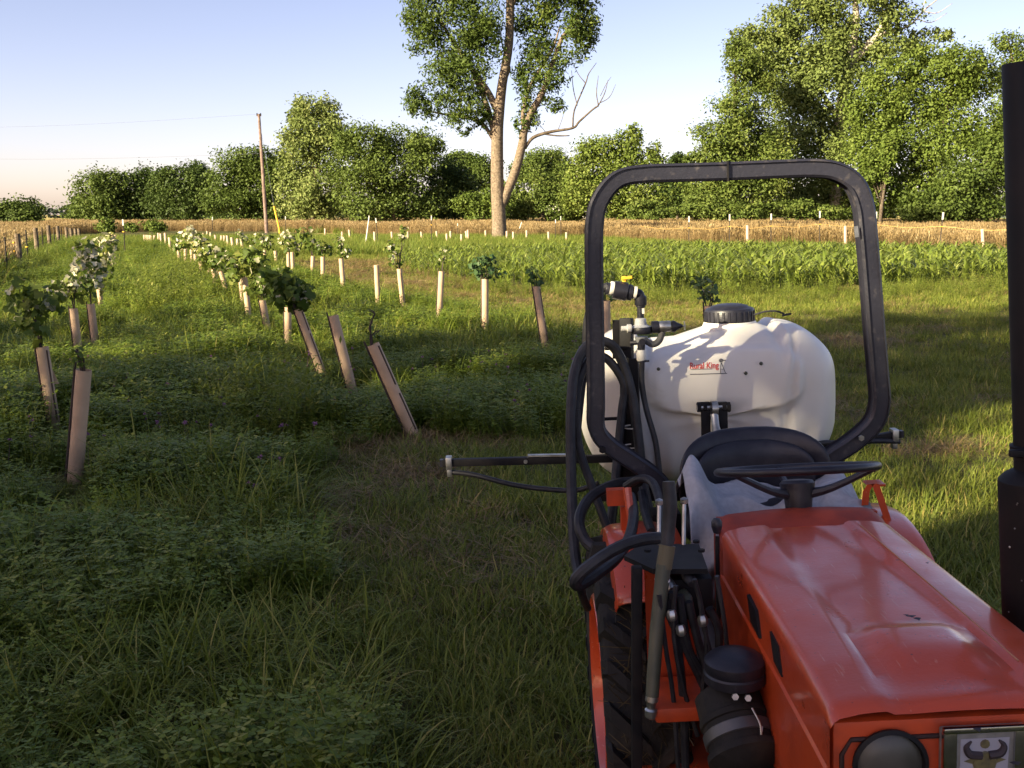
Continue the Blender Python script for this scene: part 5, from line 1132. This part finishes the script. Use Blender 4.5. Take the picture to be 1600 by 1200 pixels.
# ---- grey cloth thrown over the seat
CL = empty('seat_cloth', TM @ Vector((sb.x, sb.y - .2, sb.z - .3))); tag(CL, 'crumpled grey cloth thrown over the tractor seat cushion', 'cloth')
inv = Matrix.Translation(-Vector(CL.location)) @ TM
rows = []; NX, NY = 46, 40
for j in range(NY + 1):
    t = j / NY; row = []
    for i in range(NX + 1):
        s = i / NX * 2 - 1
        # seat top -> rolls over the front edge -> hangs, longer on the left
        hang = .26 + .10 * max(0, -s)
        Ltot = .34 + hang; q = t * Ltot
        if q < .30: y = -.02 - q; z = -.180
        elif q < .36: a = (q - .30) / .06 * 1.57; y = -.32 - .038 * math.sin(a); z = -.180 - .038 * (1 - math.cos(a))
        else: y = -.358 - .03 * (q - .36); z = -.218 - (q - .36)
        x = s * (.235 + .04 * max(0, s) * (t < .5)) - .01
        n1 = vnoise(x * 10 + 5, q * 10, 1.0, 41) - .5; n2 = vnoise(x * 22 + 3, q * 15 + x * 20, 1.0, 43) - .5; fold = math.sin(x * 27 + 7 * n1 + q * 30) * .017
        z += .065 * n1 * (1 if q < .34 else .25) + .010 * n2 + (fold if q < .33 else 0); y -= (fold * 1.6 + .010 * n2) * (1 if q > .3 else 0)
        z += .024 * (1 - abs(math.sin(x * 17 + q * 13 + 5 * n1))) ** 3 * (1 if q < .34 else 0); y -= .03 * (1 - abs(math.sin(x * 15 + 5 * n1 + q * 4))) ** 3 * (1 if q > .34 else 0)
        lump = math.exp(-((s + .85) / .2) ** 2 - ((q - .16) / .14) ** 2); z += .12 * lump
        lump2 = math.exp(-((s - .85) / .25) ** 2 - ((q - .1) / .12) ** 2); z += .05 * lump2
        ridge = 1.7 * math.exp(-((q - .22 - .05 * math.sin(s * 5)) / .035) ** 2) * (1 - abs(s)) ; z += .028 * ridge
        row.append(inv @ Vector((sb.x + x, sb.y + y, sb.z + z)))
    rows.append(row)
co = part(MB().grid(rows), 'cloth', 'cloth', CL, sharp=None)
md = co.modifiers.new('thick', 'SOLIDIFY'); md.thickness = .004
md = co.modifiers.new('soft', 'SUBSURF'); md.levels = 1; md.render_levels = 1
# ================================================================== three-point sprayer behind the tractor
SR = empty('sprayer', (.74, 3.72, 0), (0, ROLL, 0)); tag(SR, 'white plastic tank sprayer with black hoses mounted behind the tractor', 'sprayer')
SM = Matrix.Translation((.74, 3.72, 0)) @ Euler((0, ROLL, 0)).to_matrix().to_4x4(); SI = SM.inverted()
def S_(px, py, Y): return SI @ at(px, py, Y)
def sp(mb, name, mat, parent=SR, **k): return mb.build(name, M[mat] if isinstance(mat, str) else mat, parent, **k)
m, n, l, b = new_mat('white_polyethylene')
b.inputs['Base Color'].default_value = (.70, .685, .635, 1); b.inputs['Roughness'].default_value = .42; b.inputs['Subsurface Weight'].default_value = .25
b.inputs['Subsurface Radius'].default_value = (.05, .045, .035); b.inputs['Subsurface Scale'].default_value = .6
tc = n.new('ShaderNodeTexCoord'); t = n.new('ShaderNodeTexNoise'); t.inputs['Scale'].default_value = 4; t.inputs['Detail'].default_value = 5; l.new(tc.outputs['Object'], t.inputs['Vector'])
r1 = n.new('ShaderNodeValToRGB'); r1.color_ramp.elements[0].color = (.63, .595, .52, 1); r1.color_ramp.elements[1].color = (.74, .71, .645, 1); r1.color_ramp.elements[0].position = .3; r1.color_ramp.elements[1].position = .7
l.new(t.outputs['Fac'], r1.inputs['Fac']); l.new(r1.outputs['Color'], b.inputs['Base Color'])
M['poly'] = m
tl_, tr_ = S_(905, 620, 3.72), S_(1295, 620, 3.72); top_ = S_(1100, 521, 3.72); bot_ = S_(1100, 752, 3.60)
A = (tr_.x - tl_.x) / 2; CX = (tr_.x + tl_.x) / 2; CZ = (top_.z + bot_.z) / 2; CH = (top_.z - bot_.z) / 2; B = .27
def sstep(a, b, x): t = min(1, max(0, (x - a) / (b - a))); return t * t * (3 - 2 * t)
def tank_pt(th, ph):
    """th round the vertical section (x,z); ph from the front pole (-y) to the rear"""
    def sg(c, e): return math.copysign(abs(c) ** e, c)
    ex, ey = .42, .50
    X = sg(math.cos(th), ex) * sg(math.sin(ph), ey); Z = sg(math.sin(th), ex) * sg(math.sin(ph), ey); Y = -sg(math.cos(ph), .72)
    x, y, z = CX + A * X, B * Y, CZ + CH * Z
    u = x - CX; e = abs(u)
    taper = 1 - .10 * sstep(.1, 1, -Z)                         # narrower toward the bottom
    x = CX + u * taper
    # end shoulders stand above the saddle in the middle; filler boss rises under the lid
    if Z > .2:
        k = sstep(.2, .9, Z)
        z += k * (.040 * sstep(.225, .26, e) * (1 - sstep(.30, .44, e)) - .012 * (1 - sstep(.05, .2, abs(u + .14))) + .040 * (1 - sstep(.10, .19, abs(u - .09))))
        z -= k * .012 * (1 - sstep(.0, .025, abs(e - .215)))       # groove beside each shoulder
    if y < -.05:
        f = sstep(-.05, -.2, y) if False else sstep(.05, .2, -y)
        y += f * .016 * (1 - sstep(0, .016, abs(e - .235 - .05 * max(0, Z))))                # strap grooves down the face
        zz = (z - CZ) / CH; d = ((u - .03) / .26) ** 4 + ((zz - .50) / .42) ** 4
        y -= f * .030 * (1 - sstep(.75, 1.15, d))                                                # raised label pad
        zr = 1 - sstep(.0, .05, abs(u + .02) - .12)
        y += f * .018 * zr * sstep(.05, -.15, zz) if False else f * .016 * zr * sstep(.02, .2, -zz)    # sunk lower panel
        y += f * .006 * math.cos(u * 60) * sstep(.1, .3, -zz)
    return (x, y, z)
rows = []; NT, NP = 150, 70
for i in range(NP + 1):
    ph = math.pi * (.0005 + .999 * i / NP); rows.append([tank_pt(2 * math.pi * k / NT, ph) for k in range(NT)])
tank = sp(MB().grid(rows, closed=True), 'tank', 'poly', sharp=None)
# lettering and windmill mark on the pad, laid on the front face
fy = min(p[1] for p in [tank_pt(math.pi * .4, .3), tank_pt(math.pi * .5, .25)])
from mathutils.bvhtree import BVHTree
bvh = BVHTree.FromPolygons([v.co for v in tank.data.vertices], [tuple(p.vertices) for p in tank.data.polygons])
def face(px, py):
    """point on the tank face seen at that place, 2 mm proud"""
    o = SI @ Vector((0, 0, CAMH)); d = ((SI @ at(px, py, 3)) - o).normalized(); h = bvh.ray_cast(o, d)
    return (h[0] + h[1].normalized() * (-.002 if h[1].dot(d) > 0 else .002)) if h[0] is not None else S_(px, py, 3.45)
# lid
lc = S_(1140, 503, 3.70); _h = bvh.ray_cast(Vector((lc.x, lc.y, lc.z + 1)), Vector((0, 0, -1))); lc = Vector((lc.x, lc.y, _h[0].z + .004))
lid = sp(MB().lathe([(.086, -.006), (.088, 0), (.088, .040), (.084, .046), (.070, .049), (.064, .055), (.04, .061), (.001, .063)], lc, n=40), 'lid', 'vinyl')
for i in range(28):
    a = 2 * math.pi * i / 28; sp(MB().box(lc + Vector((math.cos(a) * .0885, math.sin(a) * .0885, .02)), (.004, .008, .036), rot=(0, 0, a)), 'lid_rib', 'vinyl', lid, smooth=False)
sp(MB().lathe([(.11, -.05), (.10, -.02), (.093, -.004), (.092, .0)], lc, n=40, cap=False), 'filler_neck', 'poly')
sp(MB().tube([S_(1178, 492, 3.64), S_(1195, 487, 3.62), S_(1212, 486, 3.60), S_(1225, 490, 3.6)], .0035, 5, sub=4), 'lid_tether', 'hose', lid)
sp(MB().tube([S_(1222, 493, 3.59), S_(1236, 490, 3.59)], .004, 5), 'tether_end', 'hose', lid)
M['red_print'] = surf('red_print', (.55, .03, .02), .5); M['grey_print'] = surf('dark_print', (.05, .05, .06), .5)
p0, p1 = face(1078, 577), face(1123, 575)
cu = bpy.data.curves.new('lettering', 'FONT'); cu.body = 'Rural King'; cu.size = 1.0; cu.align_x = 'LEFT'; cu.extrude = 0; cu.offset = .012
tmp = bpy.data.objects.new('lettering', cu); COL.objects.link(tmp); bpy.context.view_layer.update()
me = bpy.data.meshes.new_from_object(tmp); bpy.data.objects.remove(tmp)
xs = [v.co.x for v in me.vertices]; W_ = max(xs) - min(xs); ys = [v.co.y for v in me.vertices]
for v in me.vertices:
    fx_ = 1078 + (v.co.x - min(xs)) / W_ * 45; fy_ = 576.5 - v.co.y * 13.5 - (v.co.x / W_) * 1.2
    v.co = face(fx_, fy_)
me.materials.clear(); me.materials.append(M['red_print']); lt = bpy.data.objects.new('lettering', me); COL.objects.link(lt); lt.parent = tank
def strip(P, w, name, mat):
    mb = MB(); rows = []
    for (px, py) in P: rows.append([face(px, py - w), face(px, py + w)])
    return sp(mb.grid(rows), name, mat, tank, smooth=False)
strip([(1078 + 2 * i, 585.2 - .06 * i) for i in range(30)], .55, 'print_line', 'grey_print')
strip([(1079 + 2 * i, 577.5 - .05 * i) for i in range(18)], .35, 'print_line', 'grey_print')
wm = MB()
def seg(a, b, w):
    d = Vector((b[0] - a[0], b[1] - a[1], 0)).normalized(); nn = (-d.y * w, d.x * w); wm.add([face(a[0] + nn[0], a[1] + nn[1]), face(b[0] + nn[0], b[1] + nn[1]), face(b[0] - nn[0], b[1] - nn[1]), face(a[0] - nn[0], a[1] - nn[1])], [(0, 1, 2, 3)])
seg((1126.5, 567), (1125.5, 583), .5); seg((1127, 567), (1133.5, 583), .5); seg((1126, 577), (1130.5, 577), .3)
for i in range(10): a = i * .628; seg((1126.5 + math.cos(a) * .6, 563.5 + math.sin(a) * .6), (1126.5 + math.cos(a) * 3.6, 563.5 + math.sin(a) * 3.2), .5)
seg((1129, 563.5), (1134, 563), .7); sp(wm, 'windmill_mark', 'grey_print', tank, smooth=False)
for p in ((1165, 583), (1189, 568), (1029, 577)): q = face(*p); sp(MB().lathe([(.006, -.002), (.006, .003), (.003, .006)], q, axis=(0, -1, 0), n=10), 'tank_insert', 'olive', tank)
# ---- frame and top-link bracket
fr = MB()
sp(MB().bar(S_(979, 497, 3.40), S_(981, 770, 3.36), .042, .03, bev=.004), 'mast', 'black'); sp(MB().bar(S_(969, 500, 3.41), S_(969, 560, 3.41), .012, .05), 'mast_plate', 'black')
for (a, b_) in (((945, 545), (985, 543)), ((935, 655), (985, 653))): sp(MB().tube([S_(*a, 3.38), S_(*b_, 3.38)], .006, 6), 'hose_hook', 'black')
sp(MB().bar(S_(975, 645, 3.37), S_(952, 850, 3.33), .022, .02), 'frame_brace', 'black')
sp(MB().bar(S_(930, 770, 3.42), S_(1290, 768, 3.42), .05, .05, bev=.004), 'frame_beam', 'black')
sp(MB().bar(S_(990, 560, 3.36), S_(996, 770, 3.34), .03, .03), 'frame_upright', 'black')
for px in (1104, 1131): sp(MB().bar(S_(px - 2, 628, 3.33), S_(px, 720, 3.33), .016, .03, bev=.003), 'link_plate', 'black')
sp(MB().tube([S_(1089, 637, 3.33), S_(1140, 635, 3.33)], .010, 10), 'link_pin', 'steel')
for px in (1092, 1101, 1131, 1138): sp(MB().lathe([(.017, -.006), (.017, .006)], S_(px, 636, 3.33), axis=(1, 0, 0), n=6), 'pin_nut', 'black')
tk = sp(MB().lathe([(.016, -.012), (.026, -.010), (.026, .010), (.016, .012), (.016, -.012)], S_(1116, 638, 3.32), axis=(1, 0, 0), n=18, cap=False), 'link_ball', 'steel')
sp(MB().tube([S_(1116, 648, 3.31), S_(1118, 665, 3.29), S_(1123, 690, 3.24)], [.014, .013, .017], 12), 'top_link', 'steel')
# ---- valves and manifold
def P_(name, mat, prof, px, py, Y, axis, n=16, parent=SR): return sp(MB().lathe(prof, S_(px, py, Y), axis=axis, n=n), name, mat, parent)
X_ = (1, 0, 0)
P_('ball_valve', 'vinyl', [(.018, -.055), (.02, -.05), (.02, -.03), (.029, -.028), (.030, .015), (.026, .018), (.026, .032), (.018, .036), (.014, .05)], 972, 455, 3.34, (.95, 0, -.22), 18)
P_('valve_collar', 'plastic_white', [(.0215, -.006), (.0225, 0), (.0215, .006)], 956, 450, 3.335, (.95, 0, -.22), 18); P_('valve_collar', 'plastic_white', [(.020, -.005), (.0205, 0), (.020, .005)], 992, 457, 3.335, (.95, 0, -.22), 18)
P_('valve_handle', 'yellow', [(.008, 0), (.009, .016), (.006, .018)], 976, 440, 3.34, (0, 0, 1), 10); sp(MB().box(S_(979, 434, 3.335), (.034, .014, .008), rot=(0, -.1, 0)), 'valve_lever', 'yellow')
sp(MB().tube([S_(990, 458, 3.34), S_(998, 459, 3.34), S_(1001, 466, 3.34), S_(1001, 480, 3.34)], .0155, 12, sub=4), 'elbow', 'vinyl')
P_('elbow_collar', 'vinyl', [(.019, -.014), (.020, -.01), (.020, .012), (.017, .016)], 1001, 470, 3.34, (0, 0, 1), 12); sp(MB().tube([S_(1001, 470, 3.34), S_(1001, 500, 3.34)], .0115, 12), 'riser_pipe', 'vinyl')
sp(MB().box(S_(1005, 486, 3.325), (.008, .002, .018)), 'sticker', 'plastic_white', smooth=False)
P_('regulator_cap', M['badge_grey'] if False else surf('light_grey_plastic', (.42, .43, .44), .45), [(.03, -.012), (.032, -.006), (.020, .002), (.018, .020), (.012, .024)], 1001, 508, 3.34, (0, 0, 1), 20)
P_('regulator_body', 'vinyl', [(.034, -.010), (.036, -.006), (.036, .008), (.034, .012)], 1003, 516, 3.34, (0, 0, 1), 22); P_('regulator_bowl', surf('grey_plastic', (.3, .31, .31), .5), [(.010, -.035), (.014, -.02), (.020, -.006), (.022, .002)], 1002, 527, 3.34, (0, 0, 1), 16)
P_('white_nipple', 'plastic_white', [(.009, -.03), (.009, -.012), (.014, -.010), (.014, .0), (.012, .004)], 985, 513, 3.325, X_, 12)
P_('pressure_fitting', 'vinyl', [(.020, -.012), (.020, .01), (.016, .012)], 1024, 511, 3.33, X_, 14); P_('steel_barrel', 'steel', [(.017, -.018), (.018, -.016), (.018, .018), (.017, .02)], 1038, 510, 3.33, X_, 16); P_('valve_tip', 'vinyl', [(.019, -.006), (.019, .004), (.012, .014), (.005, .03)], 1052, 510, 3.33, X_, 14)
sp(MB().tube([S_(1062, 510, 3.33), S_(1071, 509, 3.33)], .0025, 5).tube([S_(1069, 502, 3.33), S_(1070, 516, 3.33)], .0025, 5), 'wire_pin', 'steel')
sp(MB().tube([S_(1035, 518, 3.33), S_(1030, 532, 3.33), S_(1020, 538, 3.33), S_(1008, 532, 3.33)], .011, 10, sub=4), 'return_hose', surf('grey_hose', (.07, .07, .072), .6))
P_('tee_fitting', 'vinyl', [(.012, -.02), (.013, .0), (.012, .014)], 1002, 537, 3.335, (0, 0, 1), 12); sp(MB().tube([S_(985, 536, 3.35), S_(1000, 535, 3.34)], .008, 8), 'tee_arm', 'vinyl'); P_('tee_knob', 'vinyl', [(.011, 0), (.011, .012)], 1003, 534, 3.315, (0, -1, 0), 10)
P_('white_nut', 'plastic_white', [(.012, -.022), (.016, -.016), (.016, .008), (.012, .016)], 1002, 554, 3.335, (0, 0, 1), 12); P_('hose_clamp', 'vinyl', [(.014, -.004), (.014, .006)], 1003, 564, 3.335, (0, 0, 1), 12); sp(MB().box(S_(1011, 564, 3.33), (.014, .008, .006)), 'clamp_screw', 'vinyl')
def hose(P, r, name='hose', mat='hose', sub=6): return sp(MB().tube([S_(p[0], p[1], p[2]) for p in P], r, 10, sub=sub), name, mat)
hose([(1003, 566, 3.335), (1003, 600, 3.33), (1010, 640, 3.32), (1024, 690, 3.30), (1031, 745, 3.27), (1034, 790, 3.2)], .0095)
# supply hose from the valve down, and the big coil hung on the mast
hose([(950, 447, 3.335), (932, 458, 3.34), (918, 500, 3.36), (914, 560, 3.36), (905, 640, 3.33), (898, 720, 3.3)], .0135)
hose([(906, 905, 2.9), (898, 860, 3.0), (893, 760, 3.12), (892, 650, 3.2), (898, 580, 3.26), (918, 540, 3.3), (948, 535, 3.31), (970, 560, 3.32), (988, 620, 3.3), (998, 690, 3.28), (1004, 750, 3.24), (1014, 800, 3.1)], .0165)
hose([(903, 700, 3.24), (899, 640, 3.26), (906, 590, 3.29), (925, 558, 3.31), (950, 562, 3.32), (975, 600, 3.31), (972, 640, 3.3), (966, 700, 3.28), (958, 780, 3.22), (950, 850, 3.15)], .0145)
hose([(900, 640, 3.22), (905, 700, 3.2), (925, 760, 3.15), (940, 800, 3.1), (958, 850, 3.05)], .014)
hose([(1000, 752, 3.1), (960, 757, 3.05), (922, 778, 3.0), (905, 812, 2.9), (915, 845, 2.85), (942, 866, 2.8)], .0165)
hose([(1050, 842, 2.3), (1010, 842, 2.28), (965, 856, 2.26), (920, 885, 2.24), (900, 905, 2.24), (905, 914, 2.26), (935, 895, 2.3), (965, 870, 2.4), (985, 835, 2.55), (990, 800, 2.7), (985, 775, 2.8)], .0145)
hose([(978, 760, 2.95), (1000, 748, 2.9), (1020, 755, 2.85), (1032, 790, 2.7), (1036, 840, 2.5)], .0125, mat=M['hose'])
hose([(1003, 770, 3.0), (1008, 800, 2.9), (1018, 832, 2.75)], .0135)
hose([(905, 895, 2.26), (908, 925, 2.3), (918, 950, 2.5)], .010)
for py in (667, 697): sp(MB().lathe([(.030, -.002), (.031, .002)], S_(988, py, 3.31), n=14, cap=False), 'cable_tie', 'plastic_white')
# ---- booms
def boom(pa, pb, Ya, Yb, nm='boom_arm'):
    a, b_ = S_(*pa, Ya), S_(*pb, Yb); d = (b_ - a).normalized()
    bm_ = sp(MB().bar(a, b_, .026, .026, bev=.003), nm, 'black')
    sp(MB().box(a + d * .022, (.022, .042, .045), bev=.004), 'end_clamp', 'steel', bm_); sp(MB().box(a + d * .022 + Vector((0, 0, -.034)), (.018, .028, .03), bev=.004), 'clamp_foot', 'steel', bm_)
    sp(MB().box(a - d * .004, (.012, .024, .024)), 'end_plug', 'vinyl', bm_)
    return bm_, a, b_, d
b1, a, b_, d = boom((692, 723), (960, 716), 3.50, 3.46)
sp(MB().bar(a.lerp(b_, .50) + Vector((0, -.005, .019)), a.lerp(b_, .80) + Vector((0, -.005, .017)), .022, .006, up=(0, 0, 1)), 'boom_splint', 'steel', b1); sp(MB().lathe([(.007, 0), (.007, .006)], a.lerp(b_, .485) + Vector((0, -.014, 0)), axis=(0, -1, 0), n=10), 'rivet', 'steel', b1)
hose([(700, 737, 3.5), (740, 742, 3.48), (800, 757, 3.46), (850, 764, 3.45), (900, 766, 3.43), (935, 755, 3.4)], .009, 'boom_hose')
b2, a, b_, d = boom((1406, 678), (1270, 700), 3.55, 3.5)
hose([(1405, 690, 3.54), (1370, 689, 3.52), (1320, 692, 3.5), (1285, 692, 3.48), (1260, 700, 3.46)], .009, 'boom_hose')
# ---- hand wand hung on the control plate
WR = empty('spray_wand', at(1030, 980, 2.12)); tag(WR, 'hand spray wand with olive sleeve and black handle hanging at the control plate', 'wand')
def Wq(px, py, Y): return at(px, py, Y) - Vector(WR.location)
wv = MB().tube([Wq(1037, 882, 2.16), Wq(1026, 985, 2.13), Wq(1019, 1088, 2.1)], [.0165, .0155, .0145], 16); wv.build('sleeve', M['olive'], WR)
MB().tube([Wq(1043, 852, 2.17), Wq(1037, 888, 2.16)], [.018, .018], 16).build('sleeve_cuff', surf('faded_olive_cuff', (.10, .085, .045), .6), WR)
MB().tube([Wq(1045, 752, 2.2), Wq(1047, 790, 2.19), Wq(1044, 830, 2.18), Wq(1042, 856, 2.17)], [.014, .016, .015, .014], 12, sub=3).build('handle', M['hose'], WR)
MB().lathe([(.0165, -.002), (.0175, .002)], Wq(1035, 905, 2.155), axis=(-.1, 0, -1), n=16).build('tie', M['plastic_white'], WR)
MB().lathe([(.014, 0), (.015, .012), (.011, .018), (.010, .030), (.014, .034), (.012, .05), (.004, .056)], Wq(1019, 1086, 2.1), axis=(-.05, -.02, -1), n=14).build('nozzle', M['steel'], WR)
